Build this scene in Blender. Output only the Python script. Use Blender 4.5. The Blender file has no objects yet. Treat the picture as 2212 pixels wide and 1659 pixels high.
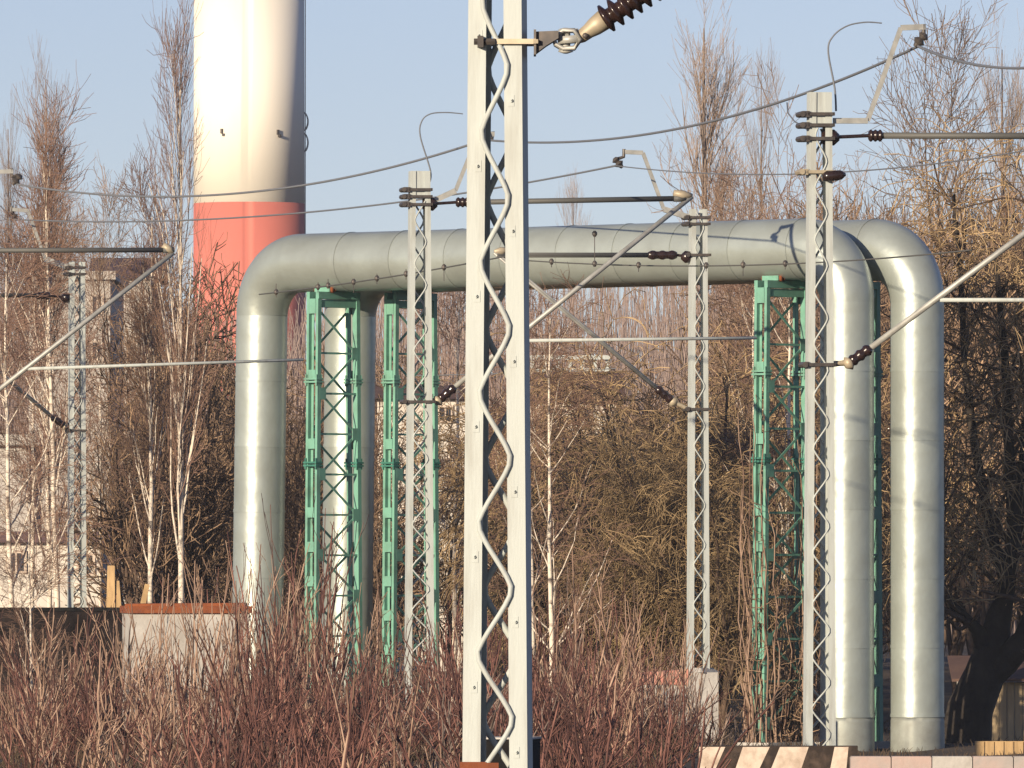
import bpy, math, random
import numpy as np
from mathutils import Vector, Matrix

random.seed(7)
S = bpy.context.scene
COL = S.collection

# ------------------------------------------------------------------ camera, sky, sun, exposure
F = 21100.0            # focal length in units of the 2212-wide working frame
EYE = 2.84             # eye height above the track-side ground
HORIZON = 1220.0
HAZE = 0.00012          # density of the air

cam_data = bpy.data.cameras.new('camera')
cam = bpy.data.objects.new('camera', cam_data)
COL.objects.link(cam)
cam.location = (0, 0, EYE)
cam.rotation_euler = (math.pi / 2, 0, 0)
cam_data.sensor_width = 36.0
cam_data.lens = 36.0 * F / 2212.0
cam_data.shift_y = (HORIZON - 829.5) / 2212.0
cam_data.clip_start = 1.0
cam_data.clip_end = 6000.0
S.camera = cam

SUN_AZ = math.radians(214.0)      # clockwise from +Y
SUN_EL = math.radians(13.0)
W = bpy.data.worlds.new('World')
S.world = W
W.use_nodes = True
wn = W.node_tree.nodes
wl = W.node_tree.links
bg = wn['Background']
sky = wn.new('ShaderNodeTexSky')
sky.sky_type = 'NISHITA'
sky.sun_disc = False
sky.sun_elevation = SUN_EL
sky.sun_rotation = SUN_AZ
sky.altitude = 0
sky.air_density = 1.0
sky.dust_density = 0.3
sky.ozone_density = 1.0
tcw = wn.new('ShaderNodeTexCoord')
lift = wn.new('ShaderNodeVectorMath')
lift.operation = 'ADD'
lift.inputs[1].default_value = (0, 0, 0.045)
wl.new(tcw.outputs['Generated'], lift.inputs[0])
wl.new(lift.outputs[0], sky.inputs[0])
tint = wn.new('ShaderNodeVectorMath')
tint.operation = 'MULTIPLY'
tint.inputs[1].default_value = (1.02, 0.98, 1.32)
wl.new(sky.outputs[0], tint.inputs[0])
wl.new(tint.outputs[0], bg.inputs[0])
bg.inputs[1].default_value = 0.066

sun_vec = Vector((math.sin(SUN_AZ) * math.cos(SUN_EL), math.cos(SUN_AZ) * math.cos(SUN_EL), math.sin(SUN_EL)))
sd = bpy.data.lights.new('sun', 'SUN')
sd.energy = 4.8
sd.angle = math.radians(0.5)
sd.color = (1.0, 0.83, 0.61)
sun = bpy.data.objects.new('sun', sd)
COL.objects.link(sun)
sun.location = (-60, -80, 60)
sun.rotation_euler = sun_vec.to_track_quat('Z', 'Y').to_euler()

S.view_settings.view_transform = 'Standard'
S.view_settings.look = 'None'
S.view_settings.exposure = 0.55
S.view_settings.gamma = 1.0
S.view_settings.use_curve_mapping = False
S.render.filter_size = 2.5
try:
    S.cycles.max_bounces = 5
    S.cycles.diffuse_bounces = 2
    S.cycles.glossy_bounces = 3
    S.cycles.volume_bounces = 0
    S.cycles.sample_clamp_indirect = 6.0
except Exception:
    pass


def P(x, y, d):
    """a point at distance d that stands at (x, y) of the 2212 x 1659 working frame"""
    return Vector(((x - 1106.0) / F * d, d, EYE + (HORIZON - y) / F * d))


def px(n, d):
    return n * d / F


# ------------------------------------------------------------------ materials
def mat(name, col, rough=0.7, metal=0.0, col2=None, scale=4.0, detail=4.0, lo=0.35, hi=0.65, bump=0.0, bscale=None,
        rand=0.0, spec=0.3, stretch=None, aniso=0.0):
    m = bpy.data.materials.new(name)
    m.use_nodes = True
    nt = m.node_tree
    N, L = nt.nodes, nt.links
    b = N['Principled BSDF']
    b.inputs['Roughness'].default_value = rough
    b.inputs['Metallic'].default_value = metal
    b.inputs['Specular IOR Level'].default_value = spec
    if aniso:
        b.inputs['Anisotropic'].default_value = aniso
    b.inputs['Base Color'].default_value = (*col, 1)
    tc = N.new('ShaderNodeTexCoord')
    vec = tc.outputs['Object']
    if stretch:
        mp = N.new('ShaderNodeMapping')
        mp.inputs['Scale'].default_value = stretch
        L.new(vec, mp.inputs['Vector'])
        vec = mp.outputs['Vector']
    out = None
    if col2 is not None:
        nz = N.new('ShaderNodeTexNoise')
        nz.inputs['Scale'].default_value = scale
        nz.inputs['Detail'].default_value = detail
        nz.inputs['Roughness'].default_value = 0.6
        L.new(vec, nz.inputs['Vector'])
        rp = N.new('ShaderNodeValToRGB')
        rp.color_ramp.elements[0].position = lo
        rp.color_ramp.elements[1].position = hi
        rp.color_ramp.elements[0].color = (*col, 1)
        rp.color_ramp.elements[1].color = (*col2, 1)
        L.new(nz.outputs['Fac'], rp.inputs['Fac'])
        out = rp.outputs['Color']
    if rand > 0:
        oi = N.new('ShaderNodeObjectInfo')
        mr = N.new('ShaderNodeMapRange')
        mr.inputs['To Min'].default_value = 1.0 - rand
        mr.inputs['To Max'].default_value = 1.0 + rand
        L.new(oi.outputs['Random'], mr.inputs['Value'])
        hs = N.new('ShaderNodeHueSaturation')
        L.new(mr.outputs[0], hs.inputs['Value'])
        if out is not None:
            L.new(out, hs.inputs['Color'])
        else:
            hs.inputs['Color'].default_value = (*col, 1)
        out = hs.outputs['Color']
    if out is not None:
        L.new(out, b.inputs['Base Color'])
    if bump > 0:
        nb = N.new('ShaderNodeTexNoise')
        nb.inputs['Scale'].default_value = bscale or scale * 3
        nb.inputs['Detail'].default_value = 3
        L.new(vec, nb.inputs['Vector'])
        bp = N.new('ShaderNodeBump')
        bp.inputs['Strength'].default_value = bump
        bp.inputs['Distance'].default_value = 0.05
        L.new(nb.outputs['Fac'], bp.inputs['Height'])
        L.new(bp.outputs['Normal'], b.inputs['Normal'])
    return m


M = {}
M['mast'] = mat('mast_paint', (0.42, 0.455, 0.44), 0.6, 0, (0.27, 0.27, 0.245), 3.0, 9, 0.48, 0.85, 0.06, 30, spec=0.4, stretch=(3, 3, 0.35))
M['galv'] = mat('galvanised_tube', (0.42, 0.42, 0.39), 0.5, 0.3, (0.30, 0.30, 0.28), 5.0, 3, spec=0.5)
M['darkiron'] = mat('dark_fitting', (0.055, 0.05, 0.05), 0.5, 0.2, (0.10, 0.085, 0.075), 9)
M['insulator'] = mat('brown_porcelain', (0.018, 0.011, 0.010), 0.22, 0, (0.03, 0.016, 0.014), 6, spec=0.5)
M['castcap'] = mat('cast_cap', (0.42, 0.36, 0.26), 0.5, 0.2, (0.33, 0.28, 0.2), 9)
M['wire'] = mat('wire_metal', (0.16, 0.17, 0.19), 0.6, 0.2)
M['cable'] = mat('carrier_cable', (0.10, 0.10, 0.095), 0.6, 0.2)
M['pipe'] = mat('pipe_cladding', (0.385, 0.43, 0.40), 0.39, 0.45, (0.32, 0.35, 0.32), 1.1, 9, 0.38, 0.72, 0.55, 1.3, rand=0.06, spec=0.5)
M['collar'] = mat('pipe_collar_grey', (0.30, 0.325, 0.30), 0.6, 0.3, (0.23, 0.24, 0.22), 2.5, 5)
M['green'] = mat('green_steel_paint', (0.15, 0.345, 0.262), 0.55, 0, (0.10, 0.19, 0.14), 2.5, 10, 0.46, 0.8, 0.05, 20, spec=0.4)
M['greendark'] = mat('green_steel_dark', (0.03, 0.13, 0.10), 0.6, 0, (0.05, 0.2, 0.15), 5)
M['rust'] = mat('rusty_steel', (0.28, 0.085, 0.03), 0.85, 0.1, (0.16, 0.05, 0.025), 3.5, 6, 0.35, 0.7, 0.2, 12)
M['chimwhite'] = mat('chimney_white', (0.83, 0.78, 0.68), 0.8, 0, (0.77, 0.71, 0.60), 0.35, 6, 0.45, 0.85, stretch=(1, 1, 0.25))
M['chimred'] = mat('chimney_red', (0.58, 0.175, 0.135), 0.8, 0, (0.49, 0.16, 0.13), 0.35, 6, 0.4, 0.85, stretch=(1, 1, 0.25))
M['concrete'] = mat('weathered_concrete', (0.46, 0.44, 0.41), 0.9, 0, (0.33, 0.31, 0.28), 2.2, 8, 0.35, 0.7, 0.25, 9)
M['concretepink'] = mat('pinkish_concrete', (0.45, 0.33, 0.29), 0.9, 0, (0.34, 0.31, 0.29), 1.6, 8, 0.35, 0.65, 0.25, 7)
M['pinkfade'] = mat('faint_pink_paint', (0.47, 0.35, 0.31), 0.9, 0, (0.42, 0.38, 0.35), 3, 6)
M['pinkpaint'] = mat('faded_red_paint', (0.52, 0.20, 0.15), 0.85, 0, (0.45, 0.28, 0.22), 4, 6)
M['black'] = mat('black_paint', (0.009, 0.009, 0.010), 0.8, 0, (0.02, 0.019, 0.018), 5, 5, spec=0.05)
M['wornblack'] = mat('worn_black_paint', (0.03, 0.022, 0.018), 0.9, 0, (0.12, 0.085, 0.065), 5, 8, 0.45, 0.8, 0.2, 14)
M['whitepaint'] = mat('worn_white_paint', (0.60, 0.50, 0.41), 0.85, 0, (0.34, 0.26, 0.20), 5, 8, 0.42, 0.75, 0.2, 12)
M['darkwall'] = mat('sooty_wall', (0.008, 0.007, 0.0075), 0.95, 0, (0.028, 0.022, 0.021), 2, 8, bump=0.3, bscale=8, spec=0.03)
M['whitewall'] = mat('white_render', (0.66, 0.61, 0.54), 0.9, 0, (0.50, 0.46, 0.41), 1.5, 8)
M['greywall'] = mat('grey_render', (0.33, 0.32, 0.31), 0.9, 0, (0.26, 0.25, 0.245), 0.8, 8)
M['palewall'] = mat('pale_render', (0.45, 0.42, 0.38), 0.9, 0, (0.36, 0.33, 0.30), 1.2, 8)
M['beige'] = mat('beige_boarding', (0.52, 0.40, 0.24), 0.85, 0, (0.42, 0.31, 0.18), 2.5, 8, stretch=(1, 1, 0.3))
M['wood'] = mat('bare_wood', (0.50, 0.34, 0.17), 0.85, 0, (0.36, 0.24, 0.12), 4, 7, stretch=(3, 3, 0.4), rand=0.12)
M['purpleroof'] = mat('dark_purple_roof', (0.075, 0.05, 0.06), 0.8, 0, (0.11, 0.07, 0.075), 1.5, 6)
M['brownroof'] = mat('brown_roof', (0.14, 0.085, 0.065), 0.85, 0, (0.10, 0.06, 0.05), 1.5, 6)
M['glass'] = mat('dark_window', (0.03, 0.035, 0.045), 0.12, 0, spec=0.6)
M['ground'] = mat('bare_ground', (0.045, 0.032, 0.023), 0.95, 0, (0.09, 0.064, 0.042), 0.5, 9, 0.35, 0.7, 0.4, 3)
M['grass'] = mat('dry_grass_blades', (0.12, 0.082, 0.05), 0.9, 0, (0.06, 0.042, 0.028), 0.7, 3)
M['shrub'] = mat('red_brown_bark', (0.065, 0.030, 0.026), 0.75, 0, (0.24, 0.115, 0.09), 1.0, 3, 0.45, 0.68, rand=0.45, spec=0.25, stretch=(6, 6, 0.5))
M['shrubgrey'] = mat('grey_brown_bark', (0.24, 0.185, 0.155), 0.8, 0, (0.09, 0.062, 0.05), 1.0, 3, 0.42, 0.62, rand=0.3, spec=0.25, stretch=(6, 6, 0.5))
M['shrubtan'] = mat('tan_bark', (0.38, 0.26, 0.19), 0.8, 0, (0.15, 0.09, 0.065), 1.0, 3, 0.42, 0.62, rand=0.25, spec=0.25, stretch=(6, 6, 0.5))
M['birch'] = mat('birch_bark', (0.66, 0.58, 0.48), 0.8, 0, (0.10, 0.08, 0.07), 2.2, 6, 0.52, 0.66, 0.1, 10, rand=0.08, stretch=(0.6, 0.6, 1.6))
M['birchlimb'] = mat('birch_limb_bark', (0.42, 0.33, 0.24), 0.8, 0, (0.24, 0.17, 0.12), 2.0, 4, rand=0.12)
M['birchtwig'] = mat('birch_twig_bark', (0.16, 0.095, 0.075), 0.8, 0, (0.24, 0.15, 0.105), 0.8, 3, rand=0.2)
M['poplar'] = mat('poplar_bark', (0.30, 0.235, 0.19), 0.85, 0, (0.20, 0.155, 0.125), 1.0, 4, rand=0.1)
M['poplartwig'] = mat('poplar_twig_bark', (0.36, 0.27, 0.21), 0.85, 0, (0.27, 0.20, 0.155), 0.5, 3, rand=0.1)
M['scrub'] = mat('brown_twig_bark', (0.095, 0.060, 0.040), 0.85, 0, (0.34, 0.23, 0.145), 1.2, 3, 0.42, 0.62, rand=0.35, stretch=(1.5, 1.5, 0.5))
M['palescrub'] = mat('pale_twig_bark', (0.20, 0.135, 0.095), 0.85, 0, (0.34, 0.24, 0.17), 1.2, 3, 0.42, 0.62, rand=0.2)
M['scrubtrunk'] = mat('brown_trunk_bark', (0.15, 0.10, 0.07), 0.9, 0, (0.08, 0.055, 0.04), 1.5, 5, rand=0.2)
M['willowtwig'] = mat('willow_twig_bark', (0.17, 0.115, 0.06), 0.8, 0, (0.46, 0.33, 0.18), 1.4, 3, 0.42, 0.62, rand=0.25)
M['willowtrunk'] = mat('dark_shaded_willow_bark', (0.022, 0.018, 0.016), 0.95, 0, (0.04, 0.032, 0.026), 2.0, 6, bump=0.5, bscale=6)  # dark bark, with the shade on the trunk also put into the colour
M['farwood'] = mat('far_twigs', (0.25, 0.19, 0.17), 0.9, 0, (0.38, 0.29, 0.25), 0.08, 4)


# ------------------------------------------------------------------ mesh builder
class MB:
    def __init__(self):
        self.v, self.f, self.n = [], [], 0

    def _add(self, v, f):
        v = np.asarray(v, dtype=np.float64).reshape(-1, 3)
        self.v.append(v)
        self.f.append((np.asarray(f, dtype=np.int64) + self.n))
        self.n += len(v)

    def beam(self, p, q, w, h, side=None, w2=None, h2=None):
        """rectangular bar p -> q, width w along `side`, height h across"""
        p, q = Vector(p), Vector(q)
        t = (q - p).normalized()
        s = Vector(side) if side is not None else (Vector((0, 0, 1)).cross(t) if abs(t.z) < 0.95 else Vector((1, 0, 0)))
        s = (s - t * s.dot(t)).normalized()
        k = t.cross(s)
        w2 = w if w2 is None else w2
        h2 = h if h2 is None else h2
        vs = []
        for c, a, b in ((p, w / 2, h / 2), (q, w2 / 2, h2 / 2)):
            vs += [c - s * a - k * b, c + s * a - k * b, c + s * a + k * b, c - s * a + k * b]
        self._add([list(x) for x in vs], [(3, 2, 1, 0), (4, 5, 6, 7), (0, 1, 5, 4), (1, 2, 6, 5), (2, 3, 7, 6), (3, 0, 4, 7)])
        return self

    def box(self, c, sx, sy, sz, rz=0.0):
        """box standing on c (centre of its bottom face)"""
        c = Vector(c)
        side = Vector((math.cos(rz), math.sin(rz), 0))
        return self.beam(c, c + Vector((0, 0, sz)), sx, sy, side)

    def lathe(self, p, q, prof, sides=20, cap=True):
        """profile [(t along p->q in 0..1, radius)]"""
        p, q = Vector(p), Vector(q)
        t = (q - p).normalized()
        s = Vector((0, 0, 1)).cross(t) if abs(t.z) < 0.95 else Vector((1, 0, 0)).cross(t)
        s.normalize()
        k = t.cross(s)
        vs, fs = [], []
        for (u, r) in prof:
            c = p.lerp(q, u)
            for i in range(sides):
                a = 2 * math.pi * i / sides
                vs.append(list(c + s * (math.cos(a) * r) + k * (math.sin(a) * r)))
        for j in range(len(prof) - 1):
            for i in range(sides):
                a, b = j * sides + i, j * sides + (i + 1) % sides
                fs.append((a, b, b + sides, a + sides))
        self._add(vs, fs)
        if cap:
            for j, rev in ((0, True), (len(prof) - 1, False)):
                base = self.n - len(vs) + j * sides
                c = p.lerp(q, prof[j][0])
                self.v.append(np.array([list(c)]))
                ci = self.n
                self.n += 1
                tri = []
                for i in range(0, sides, 1):
                    a, b = base + i, base + (i + 1) % sides
                    tri.append((b, a, ci, ci) if rev else (a, b, ci, ci))
                self.f.append(np.array(tri))
        return self

    def tubes(self, pts, rad, sides=3):
        """pts (N,K,3), rad (N,K): N tubes at once"""
        pts = np.asarray(pts, dtype=np.float64)
        rad = np.asarray(rad, dtype=np.float64)
        if pts.ndim == 2:
            pts, rad = pts[None], rad[None]
        N_, K, _ = pts.shape
        tan = np.gradient(pts, axis=1)
        tan /= np.linalg.norm(tan, axis=2, keepdims=True) + 1e-9
        mean = pts[:, -1] - pts[:, 0]
        mean /= np.linalg.norm(mean, axis=1, keepdims=True) + 1e-9
        ref = np.where(np.abs(mean[:, 2:3]) > 0.8, np.array([[1.0, 0.13, 0]]), np.array([[0.05, 0.1, 1.0]]))
        s = np.cross(np.broadcast_to(ref[:, None], tan.shape), tan)
        s /= np.linalg.norm(s, axis=2, keepdims=True) + 1e-9
        k = np.cross(tan, s)
        ang = np.arange(sides) * 2 * math.pi / sides
        ring = (s[:, :, None] * np.cos(ang)[None, None, :, None] + k[:, :, None] * np.sin(ang)[None, None, :, None])
        v = pts[:, :, None] + ring * rad[:, :, None, None]
        idx = np.arange(N_ * K * sides).reshape(N_, K, sides)
        a = idx[:, :-1]
        b = np.roll(idx, -1, axis=2)[:, :-1]
        c = np.roll(idx, -1, axis=2)[:, 1:]
        d = idx[:, 1:]
        f = np.stack([a, b, c, d], axis=-1).reshape(-1, 4)
        self._add(v.reshape(-1, 3), f)
        return self

    def tube(self, pts, r, sides=8):
        pts = np.array([list(p) for p in pts])
        r = np.full(len(pts), r) if np.isscalar(r) else np.array(r)
        return self.tubes(pts, r, sides)

    def prism(self, poly, ext):
        """closed polygon (list of 3-D points) extruded along ext"""
        n = len(poly)
        e = Vector(ext)
        vs = [list(Vector(p)) for p in poly] + [list(Vector(p) + e) for p in poly]
        self._add(vs, [(i, (i + 1) % n, n + (i + 1) % n, n + i) for i in range(n)])
        base = self.n - 2 * n
        for off, rev in ((0, True), (n, False)):
            for i in range(1, n - 1):
                t = (base + off, base + off + i, base + off + i + 1)
                t = t[::-1] if rev else t
                self.f.append(np.array([(t[0], t[1], t[2], t[2])]))
        return self

    def mesh(self, name, m, smooth=False):
        v = np.concatenate(self.v)
        f = np.concatenate([np.asarray(x).reshape(-1, 4) for x in self.f])
        tri = f[:, 2] == f[:, 3]
        me = bpy.data.meshes.new(name)
        nl = np.where(tri, 3, 4)
        loops = f.reshape(-1)
        keep = np.ones((len(f), 4), bool)
        keep[tri, 3] = False
        loops = loops[keep.reshape(-1)]
        me.vertices.add(len(v))
        me.vertices.foreach_set('co', v.astype(np.float32).reshape(-1))
        me.loops.add(len(loops))
        me.loops.foreach_set('vertex_index', loops.astype(np.int32))
        me.polygons.add(len(f))
        starts = np.concatenate([[0], np.cumsum(nl)[:-1]])
        me.polygons.foreach_set('loop_start', starts.astype(np.int32))
        me.polygons.foreach_set('loop_total', nl.astype(np.int32))
        me.polygons.foreach_set('use_smooth', np.full(len(f), smooth))
        me.materials.append(m)
        me.update(calc_edges=True)
        me.validate()
        return me

    def build(self, name, m, parent=None, smooth=False, root=None):
        """root: the thing's Empty when the vertices are in world space"""
        if root is not None:
            inv = np.array(root.matrix_basis.inverted())
            self.v = [x @ inv[:3, :3].T + inv[:3, 3] for x in self.v]
        o = bpy.data.objects.new(name, self.mesh(name, m, smooth))
        COL.objects.link(o)
        if parent is not None:
            o.parent = parent
        return o


def tag(o, label=None, cat=None, group=None, kind=None):
    if label:
        o['label'] = label
    if cat:
        o['category'] = cat
    if group:
        o['group'] = group
    if kind:
        o['kind'] = kind
    return o


def thing(name, label, cat, loc=(0, 0, 0), rz=0.0, group=None):
    o = bpy.data.objects.new(name, None)
    o.empty_display_size = 0.3
    COL.objects.link(o)
    o.location = loc
    o.rotation_euler = (0, 0, rz)
    o.matrix_basis = Matrix.Translation(Vector(loc)) @ Matrix.Rotation(rz, 4, 'Z')
    return tag(o, label, cat, group)


def copy_tree(o, parent=None):
    c = o.copy()
    COL.objects.link(c)
    if parent is not None:
        c.parent = parent
    for ch in list(o.children):
        copy_tree(ch, c)
    return c


# ------------------------------------------------------------------ ground
def ground_z(x, y):
    y = np.asarray(y, dtype=float)
    x = np.asarray(x, dtype=float)
    base = np.interp(y, [0, 145, 170, 235, 300, 600], [0, 0, -0.95, -0.95, -0.3, 0.0])
    return base + 0.05 * np.sin(x * 0.9 + y * 0.21) + 0.04 * np.sin(x * 2.3 - y * 0.6)


xs = np.concatenate([np.linspace(-2500, -60, 10), np.linspace(-40, 40, 81), np.linspace(60, 2500, 10)])
ys = np.concatenate([np.linspace(-300, 40, 8), np.linspace(50, 330, 141), np.linspace(350, 4500, 16)])
gx, gy = np.meshgrid(xs, ys)
gz = ground_z(gx, gy)
gm = MB()
nx_, ny_ = len(xs), len(ys)
gi = np.arange(nx_ * ny_).reshape(ny_, nx_)
gm._add(np.stack([gx, gy, gz], -1).reshape(-1, 3), np.stack([gi[:-1, :-1], gi[:-1, 1:], gi[1:, 1:], gi[1:, :-1]], -1).reshape(-1, 4))
tag(gm.build('ground', M['ground'], smooth=True), kind='structure')

# ------------------------------------------------------------------ chimney
CD = 528.0
cc = P(538, HORIZON, CD)
chim = thing('chimney', 'tall round factory chimney painted white above a red band', 'chimney', (cc.x, cc.y, 0))
zred = P(0, 440, CD).z
ztop = P(0, 1, CD).z
r0, r1, r2 = px(121.5, CD), px(120, CD), px(119, CD)
mb = MB().lathe((0, 0, -0.5), (0, 0, zred), [(0, r0), (1, r1)], 96)
mb.build('red_section', M['chimred'], chim, True)
mb = MB().lathe((0, 0, zred), (0, 0, ztop), [(0, r1), (1, r2)], 96)
mb.build('white_section', M['chimwhite'], chim, True)
mb = MB().lathe((0, 0, ztop), (0, 0, ztop + 9), [(0, r2), (1, r2 - 0.1)], 96)
mb.build('red_section', M['chimred'], chim, True)
for (hx, hy) in ((483, 288), (602, 290)):
    dx = px(hx - 538, CD)
    yy = -math.sqrt(r1 * r1 - dx * dx)
    z = P(0, hy, CD).z
    h = MB()
    nrm = Vector((dx, yy, 0)).normalized()
    a = Vector((dx, yy, z)) - nrm * 0.05
    h.beam(a, a + nrm * 0.16, 0.11, 0.26)
    h.beam(a + Vector((0.1, 0, -0.2)), a + nrm * 0.16 + Vector((0.1, 0, -0.2)), 0.14, 0.14)
    h.build('anchor_bracket', M['darkiron'], chim)
for (ya, yb) in ((243, 282), (288, 328)):
    za, zb = P(0, yb, CD).z, P(0, ya, CD).z
    h = MB()
    for off in (-0.28, 0.28):
        pts = [(r1 - 0.02 + 0.20 * math.sin(math.pi * t) ** 0.6, off, za + (zb - za) * t) for t in np.linspace(0, 1, 11)]
        h.tube(pts, 0.045, 6)
    h.build('ladder_hoop', M['galv'], chim, True)
lad = MB()
for off in (-0.22, 0.22):
    lad.beam((r1 + 0.03, off, 2), (r2 + 0.06, off, ztop + 8), 0.05, 0.05)
for z in np.arange(2.5, ztop + 8, 0.6):
    lad.beam((r1 + 0.03, -0.2, z), (r1 + 0.03, 0.2, z), 0.04, 0.04)
lad.build('ladder', M['galv'], chim)

# ------------------------------------------------------------------ district-heating pipes
A0 = P(566, HORIZON, 212.0)
C0 = P(1830, HORIZON, 201.0)
A0.z = C0.z = 0
RUN = (C0 - A0)
RLEN = RUN.length
U = RUN.normalized()
NRM = Vector((-U.y, U.x, 0))       # across the pipes, away from the camera
if NRM.y < 0:
    NRM = -NRM
OFFA = Vector((1.91, 0.62, 0))       # second loop, left leg
OFFC = Vector((1.46, 0.44, 0))       # second loop, right leg
PZ = 9.36                         # axis height of the horizontal run
RH, RV, RB = 0.635, 0.555, 1.12   # radii of run and legs, bend radius
GZ = -0.95


def sect(p, q, r, ra=None, band=True):
    L = (Vector(q) - Vector(p)).length
    e = min(0.07 / L, 0.2)
    p, q = Vector(p), Vector(q)
    m = MB().lathe(p, q, [(0, r), (1, r)], 56, cap=False)
    a = p.lerp(q, 1 - e)
    m.lathe(a, q, [(0, r + 0.010), (1, r + 0.010)], 56, cap=False)
    m.lathe(a, a + (q - p).normalized() * 0.004, [(0, r), (1, r + 0.010)], 56, cap=False)
    m.lathe(q - (q - p).normalized() * 0.012, q, [(0, r + 0.010), (1, r - 0.02)], 56, cap=False)
    return m


def elbow(c, d0, d1, ra, rb, n=20, sides=56):
    """quarter bend about centre c, from direction d0 to d1 (unit vectors from c)"""
    mb = MB()
    vs, fs = [], []
    axis = Vector(d0).cross(Vector(d1)).normalized()
    for j in range(n + 1):
        t = j / n
        a = t * math.pi / 2
        o = Vector(d0) * math.cos(a) + Vector(d1) * math.sin(a)
        ctr = Vector(c) + o * RB
        r = ra + (rb - ra) * t
        for i in range(sides):
            b = 2 * math.pi * i / sides
            vs.append(list(ctr + o * (math.cos(b) * r) + axis * (math.sin(b) * r)))
    for j in range(n):
        for i in range(sides):
            a, b = j * sides + i, j * sides + (i + 1) % sides
            fs.append((a, b, b + sides, a + sides))
    mb._add(vs, fs)
    return mb


def heat_pipe(offa, offc, label, lean):
    base = A0 + offa
    t = thing('heating_pipe', label, 'pipe', (base.x, base.y, GZ), 0, 'insulated pipe loops over the tracks')
    a = base.copy()
    c = C0 + offc
    U = (c - a).normalized()
    zl = PZ - RB
    for (foot, lx) in ((a, lean), (c, 0.0)):
        z = GZ + 0.65
        b = Vector((foot.x + lx, foot.y, GZ - 0.3))
        MB().lathe(b, Vector((foot.x + lx * 0.93, foot.y, z)), [(0, RV + 0.03), (0.35, RV + 0.012), (0.9, RV + 0.006), (1, RV - 0.01)], 56).build('base_collar', M['collar'], t, True, t)
        n = int((zl - z) / 1.32)
        st = (zl - z) / n
        for i in range(n):
            za, zb = z + i * st, z + (i + 1) * st
            fa, fb = 1 - (za - GZ) / (zl - GZ), 1 - (zb - GZ) / (zl - GZ)
            p = Vector((foot.x + lx * fa, foot.y, za))
            q = Vector((foot.x + lx * fb, foot.y, zb))
            o = sect(q, p, RV).build('cladding_section', M['pipe'], t, True, t)
    up = Vector((0, 0, 1))
    elbow(a + U * RB + Vector((0, 0, zl)), -U, up, RV, RH).build('elbow', M['pipe'], t, True, t)
    elbow(c - U * RB + Vector((0, 0, zl)), U, up, RV, RH).build('elbow', M['pipe'], t, True, t)
    h0, h1 = a + U * RB + up * PZ, c - U * RB + up * PZ
    n = 9
    for i in range(n):
        sect(h0.lerp(h1, i / n), h0.lerp(h1, (i + 1) / n), RH).build('cladding_section', M['pipe'], t, True, t)
    return t


ZERO = Vector((0, 0, 0))
heat_pipe(ZERO, ZERO, 'nearer silver heating pipe loop, its right leg just behind the lattice mast', -0.13)
heat_pipe(OFFA, OFFC, 'farther silver heating pipe loop, its right leg rightmost beside the dark tree', -0.10)


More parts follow.
